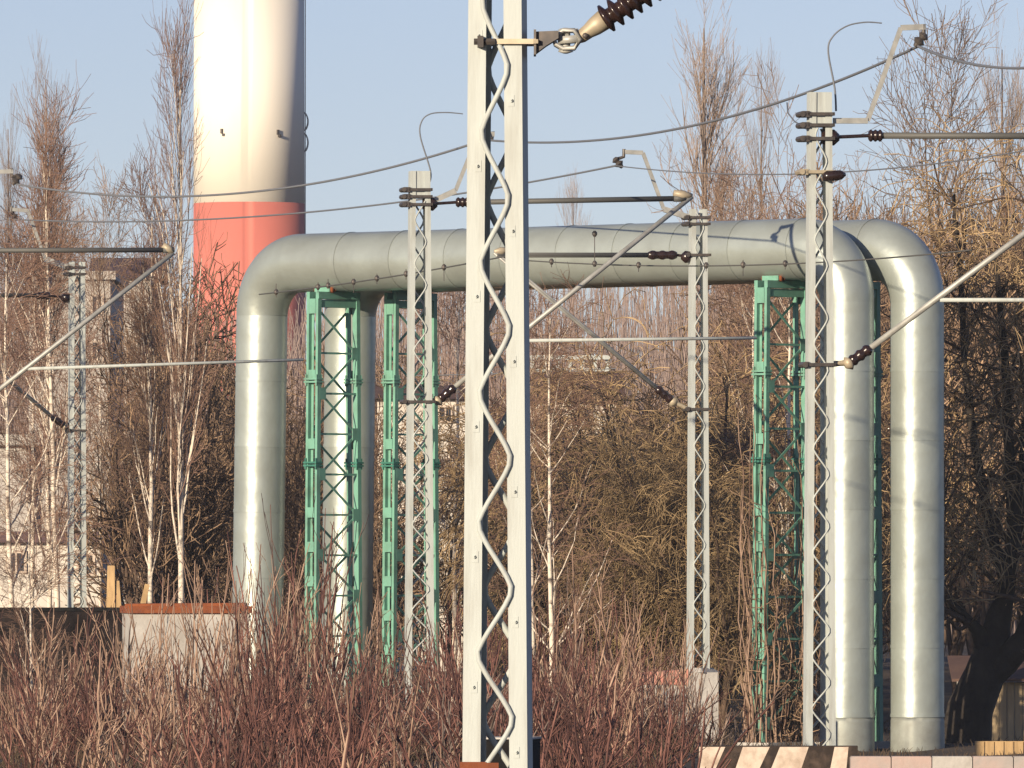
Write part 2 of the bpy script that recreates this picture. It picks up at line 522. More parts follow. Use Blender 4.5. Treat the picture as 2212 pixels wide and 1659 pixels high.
# green trestles under the pipes
def trestle(s, off, label, wtop=1.22, wbot=1.42):
    base = A0 + U * (s * RLEN) + off
    zt = PZ - RH - 0.16
    t = thing('trestle', label, 'pipe trestle', (base.x, base.y, GZ), 0, 'green trestles under the pipes')
    dep = 0.27

    def pt(a, e, z):      # a across (-1..1), e along the pipe, z
        w = wbot + (wtop - wbot) * (z - GZ) / (zt - GZ)
        return base + NRM * (a * w / 2) + U * e + Vector((0, 0, z))

    cols = []
    for a in (-1, 1):
        col = MB()
        for e in (-dep / 2, dep / 2):
            col.beam(pt(a, e, GZ - 0.2), pt(a, e, zt), 0.11, 0.065, NRM)
            col.beam(pt(a * 0.93, e * 0.5, GZ - 0.2), pt(a * 0.93, e * 0.5, zt - 0.02), 0.012, 0.065, NRM)
        co = col.build('column', M['green'], t, False, t)
        cols.append(co)
        z = zt - 0.16
        k = 0
        while z > GZ:
            b = MB()
            hh = 0.11 if k else 0.16
            b.beam(pt(a * 1.085, -dep / 2 + 0.04, z), pt(a * 1.085, dep / 2 - 0.04, z), 0.012, hh * 2, NRM)
            b.build('batten_plate', M['green'], co, False, t)
            z -= 1.48 if k < 3 else 0.74
            k += 1
    # top beam and cross frames
    b = MB()
    for e in (-dep / 2, dep / 2):
        b.beam(pt(-1.08, e, zt + 0.075), pt(1.08, e, zt + 0.075), 0.09, 0.15, U)
        b.beam(pt(-0.9, e, zt - 0.1), pt(0.9, e, zt - 0.1), 0.03, 0.16, U)
    b.build('top_beam', M['green'], t, False, t)
    # saddle
    sd_ = MB()
    ring = []
    for i in range(13):
        th = math.radians(-34 + 68 * i / 12)
        ring.append(base + NRM * (math.sin(th) * (RH + 0.02)) + Vector((0, 0, PZ - math.cos(th) * (RH + 0.02))) - U * 0.22)
    ring2 = [base + NRM * 0.58 + Vector((0, 0, zt + 0.15)) - U * 0.22, base - NRM * 0.58 + Vector((0, 0, zt + 0.15)) - U * 0.22]
    for i in range(12):
        p, q = ring[i], ring[i + 1]
        lo = zt + 0.15
        quad = [p, q, Vector((q.x, q.y, lo)), Vector((p.x, p.y, lo))]
        if max(p.z, q.z) - lo > 0.01:
            sd_.prism(quad, U * 0.44)
    sd_.build('saddle', M['green'], t, False, t)
    ro = MB().lathe(pt(-0.45, -0.26, zt + 0.2), pt(-0.45, 0.26, zt + 0.2), [(0, 0.07), (1, 0.07)], 12)
    ro.build('roller', M['rust'], t, True, t)
    # lacing
    pan = 0.87
    n = int((zt - 0.3 - GZ) / pan)
    for j in range(n):
        z1 = zt - 0.3 - j * pan
        z0 = z1 - pan
        sg = 1 if j % 2 == 0 else -1
        MB().beam(pt(-0.9 * sg, dep / 2 + 0.015, z1), pt(0.9 * sg, dep / 2 + 0.015, z0), 0.012, 0.055, U).build('diagonal_brace', M['green'], t, False, t)
        MB().beam(pt(0.9 * sg, -dep / 2 - 0.015, z1), pt(-0.9 * sg, -dep / 2 - 0.015, z0), 0.012, 0.055, U).build('diagonal_brace', M['green'], t, False, t)
        if j > 0:
            MB().beam(pt(-0.9, dep / 2 - 0.02, z1), pt(0.9, dep / 2 - 0.02, z1), 0.045, 0.045, U).build('horizontal_strut', M['green'], t, False, t)
        # gussets at the nodes
        g = MB()
        p = pt(0.82 * sg, dep / 2 + 0.028, z0)
        g.beam(p - NRM * 0.1, p + NRM * 0.1, 0.012, 0.26, U)
        g.build('gusset_plate', M['green'], t, False, t)
    for zf, mm in ((zt - 1.75, M['green']), (zt - 3.55, M['greendark'])):
        for a in (-1, 1):
            f = MB()
            f.box(pt(a, 0, zf) - Vector((0, 0, 0.06)), 0.22, 0.38, 0.04, math.atan2(NRM.y, NRM.x))
            f.box(pt(a, 0, zf) + Vector((0, 0, 0.005)), 0.22, 0.38, 0.04, math.atan2(NRM.y, NRM.x))
            for e1 in (-0.08, 0.08):
                for e2 in (-0.15, 0.15):
                    f.lathe(pt(a, 0, zf) + NRM * e1 + U * e2 - Vector((0, 0, 0.12)), pt(a, 0, zf) + NRM * e1 + U * e2 + Vector((0, 0, 0.12)), [(0, 0.022), (1, 0.022)], 6)
            f.build('splice_flange', mm, t, False, t)
    MB().box(base + Vector((0, 0, GZ - 0.5)), 1.9, 0.9, 0.5 + 0.12, math.atan2(NRM.y, NRM.x)).build('footing', M['concrete'], t, False, t)
    return t


trestle(0.128, ZERO, 'nearer left green lattice trestle with a pipe leg showing through it')
trestle(0.128, OFFA * 0.872 + OFFC * 0.128 - U * 0.26, 'farther left green trestle half hidden by a grey lattice mast')
trestle(0.893, ZERO, 'nearer right green trestle overgrown with creepers, left of the lattice mast')
trestle(0.893, OFFA * 0.107 + OFFC * 0.893, 'farther right green trestle showing in the gap between two pipe legs')


# ------------------------------------------------------------------ catenary masts
def zigzag(half_b, half_t, H, period, y, phase=0.0, n_per=14):
    """rounded zigzag between the channels as a polyline"""
    pts = []
    n = int(H / period * n_per)
    for i in range(n + 1):
        z = H * i / n
        u = (z / period + phase) % 1.0
        tri = 1 - abs(((u * 2) % 2) - 1) * 2
        tri = math.sin(tri * math.pi / 2) * 0.35 + tri * 0.65
        tri = max(-0.93, min(0.93, tri))
        half = half_b + (half_t - half_b) * z / H
        pts.append((tri * half, y, z))
    return pts


def mast(label, x, ybase, d, H, wb, wt, yaw, fl=0.105, dep=0.24, period=0.80, phase=0.0, cap=True, found=None, lr=0.0145):
    b = P(x, ybase, d)
    t = thing('catenary_mast', label, 'catenary mast', b, yaw, 'lattice masts along the railway')
    th = 0.016
    for s in (-1, 1):
        c = MB()
        sx = Vector((1, 0, 0))
        for y in (-dep / 2, dep / 2):
            c.beam((s * (wb / 2 - fl / 2), y, 0), (s * (wt / 2 - fl / 2), y, H), fl, th, sx)
        c.beam((s * (wb / 2 - th / 2), 0, 0), (s * (wt / 2 - th / 2), 0, H), th, dep - th - 0.004, sx)
        c.build('channel', M['mast'], t)
    hb, ht = wb / 2 - fl * 0.75, wt / 2 - fl * 0.75
    for y, ph in ((-dep / 2 - 0.016, phase), (dep / 2 + 0.016, phase + 0.5)):
        l = MB().tube(zigzag(hb, ht, H - (0.55 if cap else 0), period, y, ph), lr if y < 0 else lr * 1.25, 6)
        l.build('lacing_bar', M['mast'], t, True)
    if cap:
        MB().box((0, 0, H - 0.5), wt - 2 * th, dep - th - 0.01, 0.503).build('head_plate', M['mast'], t)
    if found:
        f = MB().box((0, 0, -found), wb + 0.26, dep + 0.45, found)
        f.lathe((0, 0, 0), (0, 0, 0.09), [(0, (wb + .3) * 0.62), (1, (wb + 0.1) * 0.55)], 4)
        f.build('foundation', M['concrete'], t)
    t['H'] = H
    return t


def onplane(t, x, y):
    """the point at (x, y) of the working frame on the vertical plane through mast t's arm, in world space"""
    yaw = t.rotation_euler.z
    c, s = math.cos(yaw), math.sin(yaw)
    mx, my = t.location.x, t.location.y
    k = (x - 1106.0) / F
    a = (k * my - mx) / (c - k * s)
    return P(x, y, my + s * a)


def ins(p, q, r, n, core=0.45, m=None):
    """ribbed insulator from p to q"""
    prof = [(0, r * core * 0.8)]
    for i in range(n):
        a = (i + 0.15) / n
        prof += [(a, r * core), ((i + 0.4) / n, r), ((i + 0.6) / n, r), ((i + 0.85) / n, r * core)]
    prof.append((1, r * core * 0.8))
    return MB().lathe(p, q, prof, 14)


def band(t, y, wpx, left_px=10, m='darkiron'):
    """a clamp band round the mast at frame height y"""
    x0 = 1106 + t.location.x / t.location.y * F
    d = t.location.y
    a = onplane(t, x0 - wpx / 2, y)
    b = onplane(t, x0 + wpx / 2, y)
    fw = Vector((math.sin(t.rotation_euler.z), -math.cos(t.rotation_euler.z), 0))
    o = MB()
    for k in (-0.165, 0.165):
        o.beam(a + fw * k, b + fw * k, 0.03, 0.05, fw)
    e = (b - a).normalized()
    o.beam(b - fw * 0.18, b + fw * 0.18, 0.03, 0.05, e)
    o.beam(a - fw * 0.18, a + fw * 0.18, 0.03, 0.05, e)
    if left_px:
        o.beam(a - e * px(left_px, d) - Vector((0, 0, 0)), a + e * 0.01, 0.36, 0.09, fw)
        o.lathe(a - e * px(left_px, d) + fw * 0.2, a - e * px(left_px, d) - fw * 0.2, [(0, 0.045), (1, 0.045)], 8)
    o.build('clamp_band', M[m], t, False, t)


def feeder_arm(t, p0, p1, p2, p3, clampxy, side):
    """bent arm at the mast head: level piece p0-p1, slanted p1-p2, level p2-p3, clamp hanging at clampxy"""
    q = [onplane(t, *p) for p in (p0, p1, p2, p3)]
    fw = Vector((math.sin(t.rotation_euler.z), -math.cos(t.rotation_euler.z), 0))
    o = MB()
    o.beam(q[0] + Vector((0, 0, 0.0)), q[1], 0.08, px(15, t.location.y) * 0.8, fw)
    o.beam(q[1], q[2], 0.05, 0.07, fw)
    o.beam(q[2], q[3], 0.06, 0.085, fw)
    a = o.build('feeder_arm', M['galv'], t, False, t)
    c = onplane(t, *clampxy)
    k = MB()
    top = onplane(t, p3[0] - 3 * side, p3[1] - 6)
    k.tube([top, q[3] - Vector((side * 0.02, 0, 0.1)), c + Vector((0, 0, 0.12))], 0.035, 8)
    k.lathe(c + Vector((side * 0.07, 0, 0.14)), c + Vector((-side * 0.10, 0, -0.06)), [(0, 0.03), (0.2, 0.09), (0.4, 0.045), (0.6, 0.10), (0.8, 0.05), (1, 0.03)], 12)
    k.build('insulator', M['darkiron'], a, False, t)
    return c


def horn(t, pts, r=0.017):
    w = [onplane(t, *p) for p in pts]
    # smooth
    arr = np.array([list(v) for v in w])
    n = len(arr)
    tt = np.linspace(0, n - 1, n * 6)
    sm = []
    for u in tt:
        i = int(min(max(math.floor(u), 0), n - 2))
        f = u - i
        p0, p1, p2, p3 = arr[max(i - 1, 0)], arr[i], arr[i + 1], arr[min(i + 2, n - 1)]
        sm.append(0.5 * ((2 * p1) + (p2 - p0) * f + (2 * p0 - 5 * p1 + 4 * p2 - p3) * f * f + (3 * p1 - p0 - 3 * p2 + p3) * f ** 3))
    rr = np.linspace(r, r * 0.6, len(sm))
    MB().tubes(np.array(sm), rr, 6).build('curved_rod', M['wire'], t, True, t)


def cantilever(t, topY, i0, i1, tip, lowY, l0, l1, end, tube_end, regs=None, dark=True):
    """top tube with insulator between x=i0 and i1 at height topY to tube_end, strut from (l0,l1) to end"""
    d = t.location.y
    a, b = onplane(t, *i0), onplane(t, *i1)
    tu = MB()
    te = onplane(t, *tube_end)
    tu.lathe(b, te, [(0, 0.05), (1, 0.05)], 12)
    tu.lathe(te, te + (te - b).normalized() * 0.22, [(0, 0.062), (1, 0.062)], 12)
    x0 = 1106 + t.location.x / d * F
    sgn = 1 if i1[0] > i0[0] else -1
    m0 = onplane(t, x0 + sgn * 18, i0[1] + 4)
    tub = tu.build('cantilever_tube', M['cable'], t, True, t)
    ii = ins(a, b, 0.095, 3, 0.8)
    ii.tube([m0, a], 0.03, 6)
    ii.lathe(m0 - Vector((sgn * 0.1, 0, 0)), m0 + Vector((sgn * 0.18, 0, 0)), [(0, 0.1), (0.7, 0.13), (1, 0.05)], 10)
    ii.build('insulator', M['insulator'], tub, True, t)
    # strut
    la, lb = onplane(t, *l0), onplane(t, *l1)
    en = onplane(t, *end)
    st = MB().lathe(lb, en, [(0, 0.047), (1, 0.047)], 12)
    sto = st.build('strut_tube', M['galv'], t, True, t)
    ii = ins(la, lb, 0.092, 3, 0.8)
    ii.build('insulator', M['insulator'], sto, True, t)
    fo = MB()
    ml = onplane(t, x0 + sgn * 20, lowY)
    fo.tube([ml, la], 0.045, 8)
    fo.lathe(la - (lb - la) * 0.25, la + (lb - la) * 0.12, [(0, 0.05), (0.5, 0.12), (1, 0.05)], 10)
    fo.build('strut_fork', M['castcap'], t, True, t)
    # cross-clamp at the tip
    cl = MB().lathe(te + Vector((0.0, 0, 0.1)), en, [(0, 0.06), (0.5, 0.085), (1, 0.05)], 8)
    cl.build('tip_clamp', M['castcap'], t, True, t)
    if regs:
        r0_, r1_ = onplane(t, *regs[0]), onplane(t, *regs[1])
        MB().lathe(r0_, r1_, [(0, 0.033), (1, 0.03)], 10).build('registration_tube', M['mast'], t, True, t)


YR = math.radians(9)
# nearest mast
D1 = 60.0
near = mast('tall nearest lattice mast standing in the middle foreground', 1075, 2190, D1, P(0, -260, D1).z - P(0, 2190, D1).z,
            0.428, 0.318, math.radians(-9), fl=0.112, dep=0.20, period=px(281, D1), phase=0.27 - 290 / 281, cap=False, lr=0.018, found=0.3)
bm_ = MB()
for k in (-0.135, 0.135):
    bm_.beam(onplane(near, 1036, 92) + Vector((0, k, 0)), onplane(near, 1158, 92) + Vector((0, k, 0)), 0.02, px(11, D1), (0, 1, 0))
for xx in (1037, 1157):
    q = onplane(near, xx, 92)
    bm_.beam(q + Vector((0, -0.15, 0)), q + Vector((0, 0.15, 0)), 0.03, px(9, D1), (1, 0, 0))
bm_.build('clamp_band', M['castcap'], near, False, near)
# bolted tabs where the lacing meets the channels
per = px(281, D1)
H_ = near['H']
for i in range(int(H_ / per * 2)):
    u = (i * 0.5 + 0.25 - 0.27 + 290 / 281) * per
    if u < 0.3 or u > H_ - 0.2:
        continue
    sg = 1 if i % 2 == 0 else -1
    half = (0.428 + (0.318 - 0.428) * u / H_) / 2 - 0.112 * 0.62
    tb = MB()
    tb.beam((sg * half - 0.02, -0.109, u), (sg * half + 0.02, -0.109, u), 0.07, 0.004, (0, 0, 1))
    tb.lathe((sg * (half + 0.004), -0.110, u + 0.0), (sg * (half + 0.004), -0.122, u + 0.0), [(0, 0.011), (1, 0.011)], 6)
    tb.build('bolted_tab', M['mast'], near)
bm_ = MB()
a = onplane(near, 1038, 93)
bm_.beam(a + Vector((0, -0.2, 0)), a + Vector((0, 0.2, 0)), px(13, D1), px(24, D1), (1, 0, 0))
bm_.lathe(a + Vector((-0.04, -0.16, 0)), a + Vector((0.09, -0.16, 0)), [(0, 0.022), (1, 0.022)], 6)
bm_.build('clamp_jaw', M['darkiron'], near, False, near)
br = MB()
tri = [onplane(near, *p) for p in ((1156, 70), (1206, 68), (1206, 84), (1180, 100), (1156, 118))]
br.prism([v + Vector((0, -0.10, 0)) for v in tri], (0, 0.02, 0))
br.prism([v + Vector((0, 0.06, 0)) for v in tri], (0, 0.02, 0))
tri2 = [onplane(near, *p) for p in ((1153, 66), (1158, 66), (1158, 120), (1153, 120))]
br.prism([v + Vector((0, -0.13, 0)) for v in tri2], (0, 0.25, 0))
bro = br.build('strut_bracket', M['darkiron'], near, False, near)
fk = MB()
for y in (-0.05, 0.05):
    pr = [onplane(near, *p) + Vector((0, y, 0)) for p in ((1196, 82), (1216, 66), (1240, 66), (1254, 86), (1240, 104), (1216, 106), (1200, 96))]
    fk.tube(pr + [pr[0]], 0.015, 6)
    fk.beam(onplane(near, 1205, 88) + Vector((0, y, 0)), onplane(near, 1250, 84) + Vector((0, y, 0)), 0.012, 0.045, (0, 1, 0))
for xx in (1212, 1226, 1246):
    fk.beam(onplane(near, xx, 62), onplane(near, xx - 2, 112 if xx < 1240 else 100), 0.05, 0.018, (0, 1, 0))
fk.lathe(onplane(near, 1222, 116), onplane(near, 1222, 60), [(0, 0.012), (0.08, 0.05), (0.16, 0.03), (0.85, 0.03), (0.92, 0.05), (1, 0.012)], 10)
fk.build('swivel_fork', M['galv'], near, True, near)
cp = MB().lathe(onplane(near, 1246, 86), onplane(near, 1308, 40), [(0, 0.028), (0.15, 0.042), (0.4, 0.046), (0.62, 0.058), (0.97, 0.066), (1, 0.05)], 20)
cpo = cp.build('end_cap', M['castcap'], near, True, near)
MB().lathe(onplane(near, 1264, 78) + Vector((0, -0.06, 0)), onplane(near, 1264, 78) + Vector((0, 0.05, 0)), [(0, 0.018), (1, 0.018)], 8).build('pin', M['darkiron'], cpo, True, near)
ii = ins(onplane(near, 1300, 46), onplane(near, 1440, -46), 0.094, 7, 0.55)
ii.build('insulator', M['insulator'], near, True, near)
MB().lathe(onplane(near, 1440, -46), onplane(near, 1700, -225), [(0, 0.05), (1, 0.05)], 12).build('strut_tube', M['galv'], near, True, near)
ru = MB()
a = onplane(near, 1022, 1652) + Vector((0, -0.13, 0))
ru.box(a - Vector((0, 0, 0.25)), 0.16, 0.05, 0.27, 0)
ru.box(onplane(near, 1063, 1652) + Vector((0, -0.13, -0.02)), 0.08, 0.03, 0.035, 0)
ru.build('rusty_plate', M['rust'], near, False, near)

# mast on the right, in front of the pipe leg
mr = mast('grey lattice mast on the right, standing before the pipe leg', 1770, 1632, 150.0, P(0, 200, 150).z - P(0, 1632, 150).z, 0.47, 0.345, YR, phase=0.1, found=0.3)
for yy in (247, 271, 300):
    band(mr, yy, 54, 14)
band(mr, 372, 60, 12, 'castcap')
feeder_arm(mr, (1800, 261), (1874, 261), (1946, 60), (1998, 58), (1990, 92), 1)
horn(mr, [(1806, 240), (1803, 190), (1789, 110), (1800, 78), (1830, 56), (1870, 48), (1905, 50)])
cantilever(mr, 293, (1876, 293), (1906, 293), None, 787, (1836, 783), (1880, 752), (2480, 306), (2440, 294), [(2030, 648), (2540, 648)])
band(mr, 788, 58, 6)
cl = MB()
a = onplane(mr, 1776, 383)
cl.lathe(a + Vector((0, -0.2, 0)), onplane(mr, 1826, 378) + Vector((0, -0.2, 0)), [(0, 0.05), (0.2, 0.09), (0.8, 0.075), (1, 0.02)], 10)
cl.build('side_insulator', M['insulator'], mr, True, mr)

# mast 3: left of the nearest one
m3 = mast('grey lattice mast just left of the tallest mast, among shrubs', 906, 1545, 180.0, P(0, 370, 180).z - P(0, 1545, 180).z, 0.54, 0.37, YR, phase=0.6, found=1.2)
for yy in (410, 425, 442):
    band(m3, yy, 48, 12)
feeder_arm(m3, (930, 437), (984, 412), (1033, 290), (1068, 290), (1050, 300), 1)
horn(m3, [(926, 400), (930, 370), (908, 295), (911, 262), (930, 246), (965, 243), (1000, 246)])
cantilever(m3, 436, (985, 437), (1014, 437), None, 866, (948, 864), (982, 836), (1495, 424), (1455, 429), [(1112, 736), (1634, 730)])
band(m3, 868, 62, 4)

# mast 4
m4 = mast('slim grey lattice mast on a concrete block, before the pipe middle', 1508, 1452, 197.0, P(0, 452, 197).z - P(0, 1452, 197).z, 0.43, 0.33, math.radians(11), fl=0.10, phase=0.3, cap=False, found=1.7)
for yy in (470, 484):
    band(m4, yy, 44, 6)
feeder_arm(m4, (1490, 470), (1434, 452), (1389, 330), (1345, 328), (1334, 356), -1)
cantilever(m4, 551, (1462, 551), (1400, 551), None, 885, (1452, 866), (1418, 838), (1068, 545), (1096, 551), None)
band(m4, 551, 46, 3)
band(m4, 884, 46, 3)

# mast 5, far left
m5 = mast('grey lattice mast on the far left among white birch trunks', 166, 1480, 233.0, P(0, 566, 233).z - P(0, 1480, 233).z, 0.44, 0.36, math.radians(12), fl=0.11, phase=0.0, cap=False, found=1.1)
for yy in (578, 592):
    band(m5, yy, 34, 6)
feeder_arm(m5, (150, 578), (98, 560), (60, 455), (22, 452), (28, 470), -1)
cantilever(m5, 638, (108, 639), (78, 638), None, 928, (140, 920), (112, 900), (-260, 585), (-230, 640), None)
band(m5, 930, 36, 2)

# mast 6: beyond the left edge, its arm reaches into the picture
m6 = mast('mast at the left edge whose long level arm and strut reach in', -165, 1500, 196.0, P(0, 470, 196).z - P(0, 1500, 196).z, 0.5, 0.36, YR, phase=0.4, found=1.4)
feeder_arm(m6, (-150, 520), (-95, 512), (-30, 372), (28, 370), (38, 392), 1)
cantilever(m6, 540, (-95, 541), (-66, 541), None, 960, (-128, 940), (-92, 912), (375, 546), (352, 540), [(50, 797), (655, 777)])


# ------------------------------------------------------------------ overhead wires
def wire(label, p0, p1, sag, r, name='feeder_wire', n=40, m='wire', group='overhead wires of the railway', drops=None):
    p0, p1 = Vector(p0), Vector(p1)
    pts = []
    for i in range(n + 1):
        t = i / n
        q = p0.lerp(p1, t)
        q.z -= 4 * sag * t * (1 - t)
        pts.append(q)
    root = thing(name, label, 'wire', p0, 0, group)
    MB().tube(pts, r, 6).build('strand', M[m], root, True, root)
    if drops:
        for (t, up, dn) in drops:
            q = p0.lerp(p1, t)
            q.z -= 4 * sag * t * (1 - t)
            k = MB()
            k.tube([q + Vector((0, 0, up)), q - Vector((0, 0, dn))], 0.008, 5)
            k.lathe(q + Vector((0, 0, -0.05)), q + Vector((0, 0, 0.07)), [(0, 0.02), (0.4, 0.045), (0.7, 0.045), (1, 0.02)], 8)
            if up > 0.2:
                k.lathe(q + Vector((0, 0, up - 0.06)), q + Vector((0, 0, up + 0.06)), [(0, 0.02), (0.4, 0.05), (0.7, 0.05), (1, 0.02)], 8)
            k.build('dropper_clamp', M['darkiron'], root, False, root)
    return root


cR, c3, c4, c5, c6 = onplane(mr, 1983, 100), onplane(m3, 1046, 302), onplane(m4, 1330, 358), onplane(m5, 28, 474), onplane(m6, 36, 398)
wire('upper wire sagging between the middle mast arm and the right mast', cR, c3, 0.52, 0.022)
wire('wire leaving the right mast arm towards the right picture edge', cR, P(2560, 30, 125), 0.50, 0.022)
wire('upper wire running left across the chimney to the left edge', c3, c6, 0.58, 0.022)
wire('lower wire running left across the red and white chimney joint', c4, c5, 0.42, 0.02)
wire('thin level wire from the slim mast arm to the right', c4, P(2350, 300, 160), 0.35, 0.013)
jw = thing('jumper_wire', 'short loop of wire hanging beside the head of the right mast', 'wire', P(1700, 222, 157), 0, 'overhead wires of the railway')
MB().tube([P(1700, 222, 155), P(1702, 244, 154.6), P(1716, 262, 154), P(1738, 276, 153), P(1758, 290, 151.5)], 0.012, 6).build('strand', M['wire'], jw, True, jw)
wire('contact wire with clamps crossing the left half of the silver pipe', P(560, 636, 196), P(1130, 546, 178), 0.06, 0.014, 'contact_wire', m='cable',
     drops=[(0.07, 0.18, 0.1), (0.24, 0.1, 0.1), (0.28, 0.14, 0.05), (0.38, 0.05, 0.2), (0.47, 0.1, 0.1), (0.58, 0.1, 0.1), (0.72, 0.05, 0.25), (0.83, 0.1, 0.1)])
wire('contact wire with clamps crossing the right half of the silver pipe', P(1100, 560, 190), P(2100, 540, 172), 0.20, 0.014, 'contact_wire', m='cable',
     drops=[(0.10, 0.05, 0.1), (0.20, 0.58, 0.05), (0.30, 0.05, 0.12), (0.45, 0.06, 0.1), (0.53, 0.1, 0.2), (0.62, 0.05, 0.1)])
wire('faint wire crossing behind the masts below the pipe', P(880, 812, 236), P(1330, 796, 236), 0.02, 0.014, 'stay_wire')

# ------------------------------------------------------------------ structures near the track
# black box behind the foot of the nearest mast
bb = thing('trackside_box', 'black box on posts behind the foot of the tallest mast', 'cabinet', P(1098, 1800, 63.0))
o = MB()
o.box(P(1098, 1690, 63.0) + Vector((0, 0, 0)), px(122, 63), 0.34, P(0, 1596, 63).z - P(0, 1690, 63).z, math.radians(-9))
o.build('case', M['black'], bb, False, bb)
o = MB()
o.box(P(1098, 1596, 63.0), px(126, 63), 0.38, 0.012, math.radians(-9))
o.build('lid', M['concrete'], bb, False, bb)
o = MB()
for xx in (1060, 1136):
    q = P(xx, 1690, 63.0)
    o.beam((q.x, q.y, -0.1), q, 0.05, 0.05)
o.build('post', M['darkiron'], bb, False, bb)

# concrete chamber with rusty lid at the left
DC = 186.0
cb = thing('concrete_chamber', 'grey concrete chamber with a rusty steel lid at the left', 'chamber', P(400, 1580, DC), math.radians(6))
top = P(0, 1324, DC).z
p = P(401, 1580, DC)
MB().box((p.x, p.y, -1.2), px(258, DC), 2.2, top + 1.2, math.radians(6)).build('wall', M['concrete'], cb, False, cb)
ld = MB()
ld.box((p.x, p.y, top), px(268, DC), 2.35, px(15, DC), math.radians(6))
ld.beam((p.x - 1.12, p.y, top + px(15, DC)), (p.x + 1.15, p.y, top + px(15, DC)), 1.9, 0.001 + px(10, DC), (0, 1, 0), 1.4, px(14, DC))
ld.build('lid', M['rust'], cb, False, cb)
pp = MB()
q = P(312, 1470, DC - 1.3)
pp.box((q.x, q.y, q.z - 0.2), px(70, DC), 0.02, px(50, DC), math.radians(6))
pp.build('paint_patch', M['pinkfade'], cb, False, cb)

# sooty wall at the far left
dw = thing('dark_wall', 'low soot-black wall at the far left beside the chamber', 'wall', P(125, 1600, 189))
p = P(112, 1600, 189)
MB().box((p.x, p.y, -1.2), px(310, 189), 0.3, P(0, 1320, 189).z + 1.2, math.radians(2)).build('wall_body', M['darkwall'], dw, False, dw)
MB().box((p.x, p.y - 0.0, P(0, 1320, 189).z), px(314, 189), 0.38, 0.07, math.radians(2)).build('coping', M['black'], dw, False, dw)
for k, (x0, y0, x1, y1, w) in enumerate(((238, 1312, 240, 1222, 22), (262, 1316, 252, 1255, 16), (286, 1322, 318, 1262, 15))):
    a, b = P(x0, y0 + 90, 190.5), P(x1, y1, 190.8)
    o = MB().beam(a, b, px(w, 190), 0.03, (1, 0, 0), px(w * 0.7, 190))
    tag(o.build('wooden_plank', M['wood']), ('widest sunlit plank leaning behind the dark wall', 'narrow sunlit plank leaning right of the widest plank', 'slanted plank leaning behind the left end of the chamber')[k], 'plank', 'planks leaning behind the wall')

# low grey block with faded red top
lb = thing('concrete_block', 'pale concrete block with a faded red top beside the slim mast', 'block', P(1432, 1610, 190), math.radians(4))
p = P(1432, 1610, 190)
zt_ = P(0, 1478, 190).z
MB().box((p.x, p.y, -1.2), px(96, 190), 1.0, zt_ + 1.2, math.radians(4)).build('body', M['concrete'], lb, False, lb)
o = MB()
o.beam((p.x - px(52, 190), p.y, zt_ + 0.11), (p.x + px(54, 190), p.y, zt_ + 0.15), 1.1, 0.22, (0, 1, 0), 1.1, 0.30)
o.build('cap', M['pinkpaint'], lb, False, lb)

# striped kerb barrier at the bottom right
DB = 133.0
sb = thing('striped_barrier', 'low black barrier with slanted white stripes at the bottom right', 'barrier', P(1680, 1660, DB))
za, zb = -0.08, P(0, 1611, DB).z
xa, xb = P(1508, 0, DB).x, P(1852, 0, DB).x
MB().beam((xa, DB, (za + zb) / 2), (xb, DB, (za + zb) / 2), 0.35, zb - za, (0, 1, 0)).build('beam', M['wornblack'], sb, False, sb)
for (t0, t1, b0, b1) in ((1510, 1566, 1508, 1540), (1604, 1662, 1584, 1634), (1684, 1746, 1660, 1726), (1802, 1832, 1790, 1826)):
    q = [(P(t0, 1613, DB), P(t1, 1613, DB), P(b1, 1672, DB), P(b0, 1672, DB))]
    pl = [Vector((v.x, DB - 0.181, max(v.z, za))) for v in q[0]]
    MB().prism(pl, (0, 0.012, 0)).build('white_stripe', M['whitepaint'], sb, False, sb)
kb = thing('concrete_kerb', 'pinkish worn concrete kerb along the bottom right corner', 'kerb', P(2030, 1660, 131))
x0 = P(1838, 0, 131).x
zk = P(0, 1636, 131).z
for i in range(6):
    o = MB()
    w = px(88, 131)
    o.beam((x0 + i * w, 131.2, (zk - 0.1) / 2), (x0 + (i + 1) * w - 0.012, 131.2, (zk - 0.1) / 2), 0.42, zk + 0.1, (0, 1, 0))
    o.beam((x0 + i * w + 0.01, 131.2, zk + 0.006), (x0 + (i + 1) * w - 0.022, 131.2, zk + 0.006), 0.38, 0.012, (0, 1, 0))
    o.build('kerb_stone', M['concretepink'] if i % 3 != 2 else M['concrete'], kb, False, kb)

# beige shed and board fence at the right edge
DS = 210.0
sh = thing('beige_shed', 'sunlit beige boarded shed with brown roof behind the dark tree', 'shed', P(2160, 1600, DS))
p = P(2175, 1608, DS)
wsh = px(200, DS)
zt_ = P(0, 1474, DS).z
MB().box((p.x, p.y + 0.9, -1.3), wsh, 1.8, zt_ + 1.3).build('wall', M['palewall'], sh, False, sh)
for i in range(12):
    xx = p.x - wsh / 2 + (i + 0.5) * wsh / 12
    MB().box((xx, p.y - 0.012, -1.25), wsh / 12 - 0.018, 0.024, zt_ + 1.25).build('board', M['beige'], sh, False, sh)
rf = MB()
rf.prism([(p.x - wsh / 2 - 0.2, p.y - 0.3, zt_ + 0.02), (p.x + wsh / 2 + 0.2, p.y - 0.3, zt_ + 0.02), (p.x + wsh / 2 + 0.2, p.y + 1.8, zt_ + 0.5), (p.x - wsh / 2 - 0.2, p.y + 1.8, zt_ + 0.5)], (0, 0, 0.06))
rf.build('roof', M['brownroof'], sh, False, sh)
fe = thing('board_fence', 'low yellowish board fence at the lower right edge', 'fence', P(2160, 1640, 196))
p = P(2106, 1640, 196)
